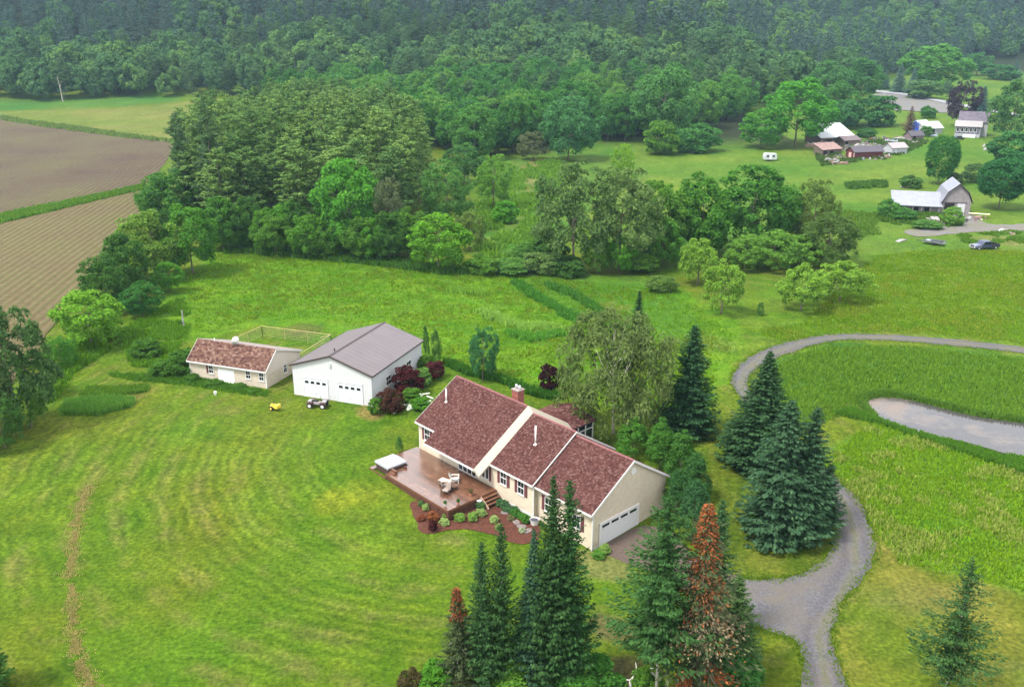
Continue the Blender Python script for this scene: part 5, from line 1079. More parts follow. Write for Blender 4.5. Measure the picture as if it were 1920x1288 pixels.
dish = thing('satellite_dish', 'round white dish on the ridge of the brown-roofed shed', 'dish', LP(SX, SY, ST_, 5.7, 2.35, 5.4), ST_)
MB().tube([(0,0,-.05),(0,.05,.28)], .035, 6).build('mast', MET, dish); MB().tube([(0,-.05,.32),(0,-.12,.42),(0,-.2,.48)], [.12,.42,.55], 14).build('reflector', WHITEP, dish, True)
# rail enclosure behind the shed
RAILW = mat('weathered_tan_lumber', (.30,.265,.115), .7, noise=.12)
fe = thing('rail_fence', 'pen of thin pale yellowish rails on slim posts behind the shed', 'fence', (0,0,0), 0)
RP = [(-38.5,116.3),(-36.1,122.2),(-25.4,118.3),(-27.9,110.3)]
WIREM = mat('fence_wire', (.35,.36,.33), .5)
def rail_line(par, a, b, hz_, posts, m, wire=True):
    za, zb_ = height1(*a), height1(*b)
    MB().obox((*a, za+hz_), (*b, zb_+hz_), .085, .08).build('rail', m, par)
    for k in range(posts+1):
        f = k/posts; x = a[0]+(b[0]-a[0])*f; y = a[1]+(b[1]-a[1])*f; MB().box(x-.035, x+.035, y-.035, y+.035, height1(x, y)-.1, height1(x, y)+hz_-.042).build('post', m, par)
    if wire:
        mw = MB()
        for q in range(1, 5): mw.obox((*a, za+hz_*q/5), (*b, zb_+hz_*q/5), .012, .012)
        mw.build('wire', WIREM, par)
for a, b, n in [(RP[0],RP[1],2),(RP[1],RP[2],3),(RP[2],RP[3],2)]: rail_line(fe, a, b, 1.72, n, RAILW)
MB().obox((-25.4,118.3,.9+1.72),(-26.6,117.0,.9+1.75),.1,.1).build('brace', RAILW, fe)
# utility pole with stay
up = G(345, 615); po = thing('utility_pole', 'short grey wooden pole standing in the meadow behind the shed', 'pole', up, 0)
hp_ = z_at(up[0], up[1], 582)-up[2]
MB().tube([(0,0,-.2),(0,0,hp_)], [.13,.10], 8).build('post', mat('grey_pole_wood', (.28,.26,.24), .9, noise=.2), po); MB().box(-.12,.12,-.2,-.1,hp_*.35,hp_*.55).build('meter_box', MET, po)
up = G(118, 191); po = thing('dead_tree', 'bare grey dead trunk at the edge of far field', 'tree', up, 0); hp_ = z_at(up[0], up[1], 143)-up[2]
tr_ = MB().tube([(0,0,-.2),(-.3,0,hp_*.5),(-.9,0,hp_)], [.3,.22,.08], 7).build('trunk', BARKP, po); MB().tube([(-.3,0,hp_*.55),(.7,.3,hp_*.8)], [.12,.03], 5).build('branch', BARKP, po)
# ------------------------------------------------------------------ yellow tiller, quad bike, fallen frame, hay
YELP = mat('yellow_paint', (.72,.50,.05), .45, noise=.1); RUB = mat('rubber', (.02,.02,.02), .9); REDP = mat('dark_maroon_paint', (.065,.028,.032), .4); CHR = mat('grey_metal', (.45,.45,.46), .35, metal=.6); BLK = mat('black_seat', (.02,.02,.022), .6)
p = G(514, 768); tl = thing('garden_tiller', 'small yellow wheeled garden machine on the lawn near the barn', 'tiller', p, -.5); tl.scale = (1.05,1.05,1.05)
MB().box(-.35,.25,-.25,.25,.32,.62).box(-.2,.12,-.18,.18,.62,.78).build('engine_hood', YELP, tl, bevel=.05)
MB().box(.35,.75,-.35,.35,.3,.72).build('tine_shroud', YELP, tl, bevel=.06)
for s in (-1, 1):
    wq = MB().tube([(-.05,s*.34,.27),(-.05,s*.46,.27)], .27, 14).build('wheel', RUB, tl); MB().tube([(-.05,s*.461,.27),(-.05,s*.48,.27)], .13, 10).build('hub', YELP, wq)
    MB().tube([(-.3,s*.18,.6),(-1.0,s*.3,.98),(-1.15,s*.32,.98)], .025, 6).build('handlebar', BLK, tl)
MB().tube([(.0,0,.78),(.0,0,.88)], .12, 10).build('fuel_cap', BLK, tl)
MB().box(.26,.36,-.15,.15,.2,.4).build('frame', BLK, tl)
p = G(596, 763); q4 = thing('quad_bike', 'dark quad bike with white-rimmed wheels parked before the barn doors', 'quad bike', p, -.15); q4.scale = (1.15,1.15,1.15)
for x in (-.68, .68):
    for s in (-1, 1):
        wq = MB().tube([(x,s*.36,.3),(x,s*.58,.3)], .30, 14).build('wheel', RUB, q4); MB().tube([(x,s*.581,.3),(x,s*.60,.3)], .17, 10).build('rim', WHITEP, wq)
        MB().prism([(x-.38,.5),(x-.3,.66),(x+.3,.66),(x+.38,.5),(x+.34,.5),(x+.26,.61),(x-.26,.61),(x-.34,.5)], 'y', *sorted((s*.26, s*.62))).build('mudguard', REDP, q4)
MB().box(-.85,.85,-.2,.2,.32,.6).build('body', mat('grey_fairing', (.30,.26,.27), .4), q4, bevel=.05); MB().box(-.62,.12,-.16,.16,.6,.76).build('seat', BLK, q4, bevel=.05)
MB().tube([(.42,0,.6),(.32,0,1.02)], .035, 6).tube([(.28,-.42,1.06),(.34,0,1.0),(.28,.42,1.06)], .025, 6).build('handlebar', BLK, q4)
for x0_ in (-.95, .5): MB().box(x0_,x0_+.45,-.32,.32,.68,.71).build('rack', CHR, q4)
MB().box(.84,.9,-.13,.13,.52,.66).build('headlight', WHITEP, q4)
p0 = G(738, 776); fr = thing('fallen_trellis', 'collapsed white wooden frame lying on grass beside the red bushes', 'frame', (0,0,0), 0)
PALEW = mat('pale_green_white_paint', (.66,.70,.55), .6, noise=.1)
def gz(px, py, z): q = G(px, py); return (q[0], q[1], q[2]+z)
for a, b in [((738,777),(758,762)),((764,771),(808,756)),((764,771),(784,748)),((784,748),(806,742)),((784,752),(806,757)),((775,757),(798,766)),((800,744),(812,752)),((758,762),(770,760))]:
    MB().obox(gz(*a,.12 if a != (784,748) else .5), gz(*b,.35), .16, .09).build('beam', PALEW, fr)
MB().obox(gz(766,770,.15), gz(771,762,.5), .5, .05).build('board', PALEW, fr); MB().obox(gz(783,752,.3), gz(792,746,.6), .55, .05).build('board', PALEW, fr)
o = thing('bucket', 'small white bucket on the lawn in front of the shed', 'bucket', G(404,740), 0); MB().tube([(0,0,0),(0,0,.4)], [.15,.2], 10).build('pail', WHITEP, o); MB().tube([(-.2,0,.38),(0,0,.52),(.2,0,.38)], .012, 5).build('handle', MET, o)
# ------------------------------------------------------------------ garden rows and long grass as loose masses
BLADE = island_mat('grass_blade', [(.85,.95,.7), (1.3,1.35,1.1), (1.45,1.45,1.3), (2.0,1.9,1.6)], trans=.5, objcol=True)
def tufts(name, pts, hgt, wid, col, per=4, seed=0, kind='stuff', label=None, spread=.25):
    rs = np.random.RandomState(seed); P = np.asarray(pts, float); n = len(P)*per; B = np.repeat(P, per, 0)+np.concatenate([rs.uniform(-spread, spread, (n, 2)), np.zeros((n,1))], 1)
    th = rs.uniform(0, 6.28, n); hh = hgt*rs.uniform(.5, 1.25, n); ww = wid*rs.uniform(.6, 1.3, n); ln = rs.uniform(.1, .55, n)*hh; la = rs.uniform(0, 6.28, n)
    d = np.stack([np.cos(th)*ww, np.sin(th)*ww, np.zeros(n)], 1); tip = np.stack([np.cos(la)*ln, np.sin(la)*ln, hh], 1)
    Vv = np.stack([B-d-[0,0,.05], B+d-[0,0,.05], B+d*.7+tip*.7, B-d*.2+tip], 1).reshape(-1, 3)
    me = np_mesh(name, Vv, np.arange(4*n).reshape(-1, 4)); me.materials.append(BLADE); o = link(bpy.data.objects.new(name, me)); o.color = (*col, 1); o['kind'] = kind
    if label: o['label'] = label
    return o
def scatter(px, n, seed, world=False, clump=None, thr=-9):
    P = np.asarray(px) if world else PW(px); rs = np.random.RandomState(seed); lo, hi = P.min(0), P.max(0); out = np.zeros((0, 2))
    while len(out) < n:
        q = rs.uniform(lo, hi, (n*3, 2)); q = q[in_poly(q[:,0], q[:,1], P)]
        if clump: q = q[fbm(q[:,0]/clump, q[:,1]/clump, seed) > thr]
        out = np.concatenate([out, q])
        if len(q) == 0: break
    out = out[:n]; return np.column_stack([out, height(out[:,0], out[:,1])])
# right meadow and the pond banks
tufts('meadow_grass', scatter([(1545,860),(1640,795),(1800,845),(1930,890),(2050,925),(2050,1150),(1930,1114),(1800,1076),(1690,1056),(1650,1000),(1590,905)], 5200, 1), .30, .10, (.115,.205,.012), 4, 1, spread=.4)
tufts('meadow_grass', scatter([(1545,860),(1640,795),(1800,845),(1930,890),(2050,925),(2050,1150),(1930,1114),(1800,1076),(1690,1056),(1650,1000),(1590,905)], 1500, 2, clump=3, thr=.15), .42, .10, (.18,.22,.05), 4, 2, spread=.4)
tufts('loop_grass', scatter([(1450,690),(1500,665),(1560,650),(1700,650),(1930,675),(2000,680),(2000,790),(1930,785),(1830,772),(1760,755),(1700,738),(1640,738),(1615,755),(1560,790),(1490,800)], 5200, 3), .38, .12, (.088,.165,.018), 4, 3, spread=.45)
tufts('loop_grass', scatter([(1560,775),(1640,792),(1760,835),(1900,882),(1960,905),(1960,880),(1880,858),(1800,834),(1740,820),(1690,804),(1640,785),(1600,768)], 3600, 4), .5, .12, (.06,.14,.015), 4, 4, spread=.3)
bank = np.array([q for i in range(len(POND_W)) for q in [POND_W[i]+(POND_W[(i+1) % len(POND_W)]-POND_W[i])*f for f in np.linspace(0, 1, 6, endpoint=False)]])
out_ = bank+(bank-POND_C)/np.linalg.norm(bank-POND_C, axis=1, keepdims=True)*.35
rsb = np.random.RandomState(4); nb_ = np.array([G(1700,830)[:2], G(1930,900)[:2]]); far_ = out_[(out_-POND_C)@np.array([.35,.94]) > -1.0]
bk_ = np.concatenate([far_+rsb.uniform(-.5, .5, far_.shape) for _ in range(12)])
tufts('bank_reeds', np.column_stack([bk_, height(bk_[:,0], bk_[:,1])]), .55, .09, (.07,.14,.02), 4, 5, spread=.25)
# back meadow
BM = [(345,525),(430,465),(640,488),(830,508),(1010,520),(1270,548),(1380,630),(1345,700),(1320,760),(1250,760),(1050,735),(940,708),(840,678),(810,640),(620,600),(480,600),(370,625)]
tufts('meadow_grass', scatter(BM, 8000, 6), .2, .12, (.085,.18,.008), 4, 6, spread=.5)
tufts('meadow_grass', scatter(BM, 2400, 7, clump=4, thr=.1), .30, .14, (.115,.165,.018), 4, 7, spread=.5)
ln = np.array([G(*q)[:2] for q in [(838,682),(880,700),(940,714),(1000,738),(1040,748)]]); seg = np.concatenate([ln[i]+(ln[i+1]-ln[i])*np.linspace(0,1,60)[:,None] for i in range(4)])
seg = np.concatenate([seg+np.random.RandomState(k).uniform(-.6,.6,seg.shape) for k in range(4)]); tufts('meadow_grass', np.column_stack([seg, height(seg[:,0], seg[:,1])]), .8, .13, (.04,.115,.014), 4, 8)
for i, (L_, col) in enumerate([([(968,530),(1010,560),(1060,588),(1085,600)], (.05,.15,.02)),([(905,585),(940,600),(985,618),(1010,612),(1050,618)], (.16,.27,.05)),([(960,625),(1000,636),(1050,625)], (.075,.2,.025)),([(1030,535),(1080,555),(1130,590)], (.05,.14,.02)),([(850,545),(880,548),(905,552)], (.13,.24,.03))]):
    l2 = np.array([G(*q)[:2] for q in L_]); sg = np.concatenate([l2[k]+(l2[k+1]-l2[k])*np.linspace(0,1,70)[:,None] for k in range(len(l2)-1)]); sg = np.concatenate([sg+np.random.RandomState(30+k).normal(0,.55,sg.shape) for k in range(4)])
    tufts('weed_strip', np.column_stack([sg, height(sg[:,0], sg[:,1])]), .65, .16, col, 4, 20+i)
# north of the drive
tufts('meadow_grass', scatter([(1400,620),(1500,610),(1640,480),(1760,468),(1930,472),(1990,480),(1990,645),(1930,645),(1700,622),(1580,622),(1470,640)], 9000, 9), .2, .13, (.10,.175,.009), 4, 9, spread=.6)
tufts('meadow_grass', scatter([(1400,620),(1500,610),(1640,480),(1760,468),(1930,472),(1990,480),(1990,645),(1930,645),(1700,622),(1580,622),(1470,640)], 2600, 19, clump=5, thr=.1), .26, .13, (.14,.18,.022), 4, 19, spread=.6)
tufts('meadow_grass', scatter([(1400,620),(1500,610),(1640,480),(1760,468),(1930,472),(1990,480),(1990,645),(1930,645),(1700,622),(1580,622),(1470,640)], 800, 29, clump=4, thr=.15), .3, .14, (.075,.15,.010), 4, 29, spread=.6)
ed = smooth_closed(PW(DRIVE), 4); ed = np.concatenate([ed[i]+(ed[(i+1) % len(ed)]-ed[i])*np.linspace(0, 1, 14, endpoint=False)[:, None] for i in range(len(ed))]); ed = ed[np.hypot(ed[:,0], ed[:,1]) < 135]; ed = ed+np.random.RandomState(91).normal(0, .22, ed.shape)
tufts('verge_grass', np.column_stack([ed, height(ed[:,0], ed[:,1])]), .16, .09, (.085,.14,.016), 3, 91, spread=.25)
# left weeds
tufts('weed_strip', scatter([(110,650),(240,615),(340,560),(360,600),(345,640),(300,690),(250,690),(230,640),(140,700),(95,760)], 2600, 10, clump=3, thr=-.3), .6, .15, (.075,.165,.012), 4, 10, spread=.4)
tufts('weed_strip', scatter([(200,700),(350,705),(505,735),(495,745),(350,722),(230,712)], 900, 11), .32, .12, (.06,.14,.016), 4, 11, spread=.4)
tufts('garden_row', scatter([(112,778),(128,755),(195,748),(250,752),(244,764),(188,778)], 1500, 12), .75, .10, (.085,.19,.03), 5, 12, label='dense row of tall green garden crop on the left lawn', spread=.2)
tufts('garden_row', scatter([(150,742),(165,728),(280,724),(276,736),(215,742)], 700, 13), .45, .10, (.08,.16,.018), 5, 13, label='lower row of green garden crop behind the tall row', spread=.2)
tufts('hedge_grass', scatter([(420,462),(560,470),(700,482),(830,502),(900,506),(900,516),(820,514),(690,496),(560,484),(425,474)], 2200, 14), .9, .2, (.05,.12,.018), 4, 14, spread=.6)
tufts('field_margin_grass', scatter([(-60,424),(0,404),(150,374),(268,348),(262,357),(100,396),(0,420),(-60,440)], 2400, 15), .8, .25, (.08,.165,.02), 4, 15, spread=.7)
tufts('field_margin_grass', scatter([(0,218),(120,236),(230,252),(322,264),(322,268),(230,258),(110,242),(0,224)], 900, 16), 1.0, .5, (.10,.15,.04), 4, 16, spread=1.2)
tufts('clearing_weeds', scatter([(900,330),(1040,300),(1080,310),(1010,400),(1030,480),(900,485),(890,430)], 2600, 17, clump=6, thr=-.1), 1.0, .3, (.095,.19,.022), 4, 17, spread=1.0)
# windrow of cut hay
HAYM = mat('hay', (.34,.26,.13), .95)
hw = np.array([G(*q)[:2] for q in [(166,912),(150,955),(140,1000),(133,1060),(134,1130),(140,1200),(152,1250),(175,1290)]]); hs = np.concatenate([hw[k]+(hw[k+1]-hw[k])*np.linspace(0,1,90)[:,None] for k in range(len(hw)-1)])
hs = np.concatenate([hs+np.random.RandomState(60+k).normal(0,.24,hs.shape)*(1+.7*np.sin(np.arange(len(hs))*.09+k)[:,None]) for k in range(2)]); hs = hs[fbm(hs[:,0]/1.5, hs[:,1]/1.5, 66) > -.62]; tufts('hay_row', np.column_stack([hs, height(hs[:,0], hs[:,1])]), .12, .05, (.26,.22,.095), 6, 60, label='thin brown row of cut hay curving down the left lawn', spread=.2)
# ================================================================== NEIGHBOURING FARM
def frame_from(pa, pb):
    """ground points under two pixels -> origin, yaw, length"""
    a, b = G(*pa), G(*pb); return a, math.atan2(b[1]-a[1], b[0]-a[0]), math.hypot(b[0]-a[0], b[1]-a[1])
GREYW = lines_mat('weathered_grey_boards', (.19,.17,.172), .25, 'X', .75, noise=.2, nscale=1.5); TIN = lines_mat('grey_tin_roof', (.21,.215,.25), .6, 'X', .85, .4, noise=.1, nscale=.8)
TINY_ = lines_mat('grey_tin_roof_long', (.20,.205,.24), .6, 'Y', .85, .4, noise=.1, nscale=.8)
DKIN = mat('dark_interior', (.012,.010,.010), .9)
# gambrel barn: gable towards us
a, th, L = frame_from((1765,402), (1817,404))
gb = thing('gambrel_barn', 'weathered grey barn with rounded gambrel roof and metal lean-to', 'barn', a, th)
z_ap = z_at(a[0], a[1], 344)-a[2]; W_ = L; k = z_ap
prof = [(0,0),(W_,0),(W_,k*.42),(W_*.86,k*.72),(W_*.5,k*.985),(W_*.14,k*.72),(0,k*.42)]
D_ = 10.5
MB().prism(prof, 'y', 0, D_).build('wall', GREYW, gb)
rp = [(-.45,k*.40),(W_*.12,k*.745),(W_*.5,k*1.02),(W_*.88,k*.745),(W_+.45,k*.40)]; r = MB()
for i in range(4): r.prism([rp[i], rp[i+1], (rp[i+1][0], rp[i+1][1]-.13), (rp[i][0], rp[i][1]-.13)], 'y', -.45, D_+.3)
gr = r.build('roof', TINY_, gb)
bg_ = MB()
for i in range(4): bg_.prism([rp[i], rp[i+1], (rp[i+1][0], rp[i+1][1]-.26), (rp[i][0], rp[i][1]-.26)], 'y', -.5, -.453)
bg_.build('barge_board', DKTRIM, gr)
MB().box(W_*.06, W_*.42, -.05, -.004, 0, k*.37).build('door_opening', DKIN, gb)
dgo = MB().box(W_*.52, W_*.80, -.09, -.01, .05, k*.37).build('sliding_door', mat('whitewashed_door', (.42,.42,.44), .8, noise=.2), gb); MB().box(W_*.05, W_*.85, -.12, -.004, k*.38, k*.40).build('door_rail', DKTRIM, gb)
lx = -11.2; lean = MB()
lean.prism([(-.4,k*.56),(5.2,k*.36),(5.2,k*.36-.12),(-.4,k*.56-.12)][::-1] if False else [(5.6,k*.60),(-.9,k*.26),(-.9,k*.26-.12),(5.6,k*.60-.12)], 'x', lx-.3, -.02); lr = lean.build('lean_to_roof', TIN, gb)
MB().prism([(0,0),(5.4,0),(5.4,k*.58-.1),(0,k*.29-.1)], 'x', lx, -.004).build('lean_to_wall', GREYW, gb)
for u in np.linspace(lx+.6, -.8, 6): MB().box(u-.1, u+.1, -.75, -.55, 0, k*.26).build('post', GREYW, gb)
for u in (lx+1.6, lx+4.4, lx+7.2): MB().box(u, u+1.5, -.03, -.004, .3, 1.5).build('opening', DKIN, gb)
# junk before the barn
JW = [mat('pale_junk', (.24,.23,.22), .8), mat('brown_junk', (.20,.13,.10), .9), mat('blue_grey_junk', (.30,.36,.42), .7), mat('dark_junk', (.05,.05,.06), .8)]
jr = random.Random(11)
for (px, py, m, lab, sx_, sy_, sz_) in [(1752,412,0,'pale rubble heap in front of the lean-to',1.5,.9,.7),(1735,418,2,'blue-grey plank leaning out of weeds by the lean-to',.5,1.8,.25),(1818,412,0,'white drum at the right corner of barn',.5,.5,.8),(1832,410,1,'brown crate at the right corner of barn',.8,.7,.7),(1812,414,3,'dark tyre stack beside the barn door',.5,.5,.6),(1705,350,0,'white boat-like hull behind the lean-to',3.4,1.2,.9),(1690,452,0,'grey timber lying on the grass left of the wreck',1.6,.5,.3),(1880,433,0,'pale log pile by the lane',1.8,.7,.4),(1893,438,1,'brown log pile by the lane',1.5,.6,.4)]:
    p = G(px, py); o = thing('junk_pile', lab, 'junk', p, jr.uniform(0,3))
    mb = MB(); mb.prism([(-sx_,0),(sx_,0),(sx_*.85,sz_*.7),(sx_*.3,sz_),(-sx_*.4,sz_*.85),(-sx_*.9,sz_*.5)], 'y', -sy_, sy_); mb.build('heap', JW[m], o, bevel=.12)
    for q in range(3): MB().obox((jr.uniform(-sx_,sx_), jr.uniform(-sy_,sy_), sz_*.4), (jr.uniform(-sx_,sx_), jr.uniform(-sy_,sy_), sz_*1.1), .15, .1).build('scrap', JW[(m+q+1) % 4], o)
b = thing('slide_board', 'long blue-grey board lying at the lane edge before the barn', 'board', G(1737,424), 1.8); MB().obox((-1.9,0,.25),(1.9,0,.7),.9,.08).build('plank', JW[2], b); MB().box(1.5,1.7,-.4,.4,0,.6).build('prop', JW[1], b)
b = thing('lumber_stack', 'pale lumber on trestles right of the barn', 'lumber', G(1834,408), -.5); 
for q in range(4): MB().obox((-2.2,-.4+q*.25,.9),(2.4,-.35+q*.25,.95),.2,.08).build('plank', mat('pale_lumber', (.62,.60,.38), .7), b)
for x in (-1.4,1.5): MB().box(x-.08,x+.08,-.5,.5,0,.86).build('trestle', JW[1], b)
# pickup truck
p = G(1845, 467); tk = thing('pickup_truck', 'dark blue pickup truck parked on the grass by the lane', 'pickup truck', p, math.pi+.18)
BLU_ = mat('dark_blue_paint', (.035,.042,.075), .25, .6); HOODP = mat('faded_hood_paint', (.10,.11,.17), .3, .6)
MB().prism([(2.7,.45),(2.75,.95),(1.25,1.08),(1.22,.45)], 'y', -.92, .92).build('bonnet', HOODP, tk, bevel=.06)
MB().prism([(1.22,.45),(1.25,1.08),(.75,1.72),(-.75,1.75),(-.95,1.08),(-.95,.45)], 'y', -.92, .92).build('cab', BLU_, tk, bevel=.06)
MB().prism([(1.16,1.12),(.76,1.64),(.74,1.60),(1.12,1.10)], 'y', -.8, .8).build('windscreen', GLASS, tk)
MB().prism([(1.18,1.085),(.765,1.63),(.74,1.60),(1.14,1.06)], 'y', -.82, .82).build('windscreen', GLASS, tk)
for s in (-1,1): MB().prism([(.95,1.12),(.66,1.6),(-.66,1.62),(-.82,1.12)], 'y', *sorted((s*.925,s*.90))).build('side_window', GLASS, tk)
MB().box(-2.8,-.97,-.92,-.84,.45,1.12).box(-2.8,-.97,.84,.92,.45,1.12).box(-2.8,-2.72,-.84,.84,.45,1.12).box(-2.72,-.97,-.84,.84,.45,.55).build('bed', mat('black_paint', (.02,.02,.026), .35, .5), tk)
for x in (1.85,-1.9):
    for s in (-1,1):
        wq = MB().tube([(x,s*.72,.38),(x,s*.95,.38)], .38, 16).build('wheel', RUB, tk); MB().tube([(x,s*.951,.38),(x,s*.965,.38)], .2, 10).build('rim', CHR, wq)
MB().box(2.75,2.9,-.9,.9,.42,.62).build('bumper', CHR, tk)
for s in (-1,1): MB().box(2.74,2.79,s*.72-.14,s*.72+.14,.7,.88).build('headlight', WHITEP, tk)
MB().box(2.745,2.78,-.5,.5,.68,.88).build('grille', BLK, tk)
# dark trailer wreck
p = G(1752, 459); wr = thing('utility_trailer', 'low dark flat trailer with scrap on the grass left of the pickup', 'trailer', p, -.75); dk = JW[3]
MB().box(-2.3,2.0,-.9,.9,.5,.6).box(-2.3,2.0,-.93,-.88,.6,.9).box(-2.3,2.0,.88,.93,.6,.9).build('trailer_bed', mat('grey_green_steel', (.12,.13,.135), .6, noise=.3), wr); MB().obox((-2.3,0,.5),(-3.8,0,.45),.12,.12).build('drawbar', dk, wr)
for s in (-1,1): MB().tube([(0,s*.95,.33),(0,s*1.12,.33)], .33, 12).build('wheel', RUB, wr)
MB().box(-.6,1.4,-.6,.5,.6,1.05).build('load', dk, wr, bevel=.08); MB().box(-1.7,-.9,-.5,.6,.6,.85).build('load', JW[2], wr, bevel=.08)
# camper trailer
p = G(1443, 302); cm_ = thing('camper_trailer', 'small white camper trailer alone in the mown meadow', 'trailer', p, .08)
MB().prism([(-2.1,.5),(2.0,.5),(2.15,1.2),(1.9,2.5),(-1.9,2.6),(-2.2,1.6)], 'y', -1.05, 1.05).build('body', mat('camper_white', (.40,.41,.42), .5), cm_, bevel=.1)
for x in (-1.5,.5): MB().box(x,x+.8,-1.075,-1.052,1.4,1.95).build('window', GLASS, cm_)
MB().box(-.45,.15,-1.07,-1.052,.6,2.2).build('door', mat('camper_door', (.60,.62,.64), .5), cm_); MB().obox((2.0,0,.5),(3.2,0,.45),.1,.1).build('drawbar', BLK, cm_)
for s in (-1,1): MB().tube([(-.2,s*.9,.32),(-.2,s*1.08,.32)], .32, 12).build('wheel', RUB, cm_)
# farm buildings on the left: helper for a gabled or pitched building seen long side on
def simple_building(name, label, cat, pa, pb, depth_, zw, zrise, wallm, roofm, roof='gable', over=.35, gable_front=False, kids=None):
    a, th, L = frame_from(pa, pb); o = thing(name, label, cat, a, th)
    if roof == 'gable':
        MB().prism([(0,-.2),(depth_,-.2),(depth_,zw),(depth_/2,zw+zrise),(0,zw)], 'x', 0, L).build('wall', wallm, o)
        r = MB(); s = zrise/(depth_/2)
        for sg in (0,1):
            e = -over if sg == 0 else depth_+over
            r.prism([(e, zw-over*s+.1), (depth_/2, zw+zrise+.1), (depth_/2, zw+zrise-.02), (e, zw-over*s-.02)], 'x', -over, L+over)
        r.build('roof', roofm, o)
    else:   # shed roof rising to the back
        MB().prism([(0,-.2),(depth_,-.2),(depth_,zw+zrise),(0,zw)], 'x', 0, L).build('wall', wallm, o)
        MB().prism([(-over, zw-over*zrise/depth_+.1),(depth_+over, zw+zrise*(1+over/depth_)+.1),(depth_+over, zw+zrise*(1+over/depth_)-.02),(-over, zw-over*zrise/depth_-.02)], 'x', -over, L+over).build('roof', roofm, o)
    return o, L
WROOFB = lines_mat('white_metal_roof', (.33,.345,.345), .9, 'X', .88, .5, noise=.1, nscale=.5); PINKR = mat('rusty_pink_tin', (.22,.14,.125), .7, noise=.25, nscale=1.2); JWALL = lines_mat('old_brown_boards', (.12,.09,.07), .3, 'X', .7, noise=.3); BARNRED = lines_mat('barn_red_boards', (.095,.022,.022), .3, 'X', .8, noise=.15); SLATE = mat('slate_shingle_roof', (.075,.066,.08), .9, noise=.15)
o, L = simple_building('long_barn', 'long barn with big white metal roof in the farm yard', 'barn', (1538,272), (1602,267), 9.5, 2.6, 4.0, JWALL, WROOFB, 'shed'); MB().box(2,5,-.03,-.004,0,1.9).build('opening', DKIN, o)
o, L = simple_building('old_shed', 'collapsing shed with rusty pink tin roof before the white-roofed barn', 'shed', (1541,292), (1577,289), 4.2, 2.0, 1.6, JWALL, PINKR, 'shed'); MB().box(.6,2.2,-.03,-.004,0,1.5).build('opening', DKIN, o); MB().box(3.5,5.2,-.03,-.004,0,1.5).build('opening', DKIN, o)
o, L = simple_building('red_shed', 'dark red shed with grey shingle roof in the farm yard', 'shed', (1601,298), (1655,296), 5.0, 2.3, 1.5, BARNRED, SLATE); MB().box(-.05,-.004,1.7,3.2,0,1.9).build('door', mat('pale_pink_door', (.50,.30,.28), .8), o); MB().box(-.06,-.003,.0,.25,0,2.2).build('corner_board', mat('pink_white_trim', (.62,.50,.48), .7), o)
o, L = simple_building('white_shed', 'small white shed with pale roof right of the red shed', 'shed', (1672,290), (1700,288), 4.6, 2.3, 1.4, mat('white_panel', (.34,.34,.36), .7, noise=.06), mat('pale_pink_roof', (.28,.235,.24), .8, noise=.2)); MB().box(1.0,2.0,-.03,-.004,0,1.9).build('door', mat('grey_door', (.45,.45,.47), .7), o)
o, L = simple_building('low_barn', 'low grey-brown roofed barn behind the red shed', 'barn', (1582,274), (1612,271), 5, 2.0, 1.2, JWALL, mat('dull_mauve_roof', (.13,.10,.105), .9, noise=.2)); MB().box(.5,2,-.03,-.004,0,1.7).build('door', DKIN, o)
o, L = simple_building('small_brown_shed', 'small slate-roofed shed beside the white canopy', 'shed', (1708,264), (1731,263), 4, 1.9, 1.5, mat('mauve_board', (.15,.11,.115), .8, noise=.2), SLATE); MB().box(.8,2.2,-.03,-.004,0,1.6).build('opening', DKIN, o)
a, th, L = frame_from((1732,252), (1776,250)); cn_ = thing('white_canopy', 'white peaked garage building left of the farmhouse', 'garage', a, th)
MB().prism([(0,0),(7,0),(7,2.4),(3.5,4.6),(0,2.4)], 'x', 0, L*.78).build('wall', mat('white_board', (.32,.33,.345), .6), cn_); r = MB()
r.prism([(-.4,2.2),(3.5,4.75),(3.5,4.6),(-.4,2.05)], 'x', -.3, L*.8+.2); r.prism([(7.4,2.2),(3.5,4.75),(3.5,4.6),(7.4,2.05)], 'x', -.3, L*.8+.2); r.build('roof', WROOFB, cn_); MB().box(L*.2,L*.45,-.03,-.004,0,2.0).build('door', DKIN, cn_)
a, th, L = frame_from((1721,250), (1737,249)); tp_ = thing('blue_tarp_shelter', 'shelter covered by a bright blue tarp by the brown conifer', 'shelter', a, th)
MB().prism([(0,0),(4,0),(4,3.6),(2,4.8),(0,3.6)], 'x', 0, L).build('tarp', mat('blue_tarp', (.02,.08,.42), .4, noise=.2), tp_, bevel=.1); MB().prism([(-.1,3.65),(2,4.95),(4.1,3.65),(2,4.85)], 'x', .0, L+1.2).build('tarp_top', mat('pale_blue_tarp', (.50,.60,.68), .5), tp_)
# farmhouse
a, th, L = frame_from((1789,256), (1836,259)); fh = thing('farmhouse', 'old white and grey farmhouse with windowed sunporch and purple-grey roof', 'house', a, th)
zp = z_at(a[0], a[1], 236)-a[2]
GREYB = mat('grey_blue_board', (.10,.10,.13), .8, noise=.1); WB = lines_mat('white_clapboard', (.31,.315,.325), .25, 'Z', .85, noise=.06)
MB().box(0, L, 0, 4.0, -.3, zp).build('wall', WB, fh)
MB().box(.15, L-.25, -.06, -.004, zp*.30, zp*.97).build('sunporch_front', GREYB, fh)
for q in range(5): 
    u0 = .55+q*(L-1.2)/5; window(fh, u0, u0+(L-1.2)/5*.5, zp*.48, zp*.82, -.062, (0,0), mid=False, frame=.10)
r = MB(); r.prism([(-.5, zp-.1),(4.4, zp+1.9),(4.4, zp+1.75),(-.5, zp-.28)], 'x', -.4, L+.5); r.build('porch_roof', mat('pale_pinkish_tin', (.24,.225,.22), .6, noise=.12), fh)
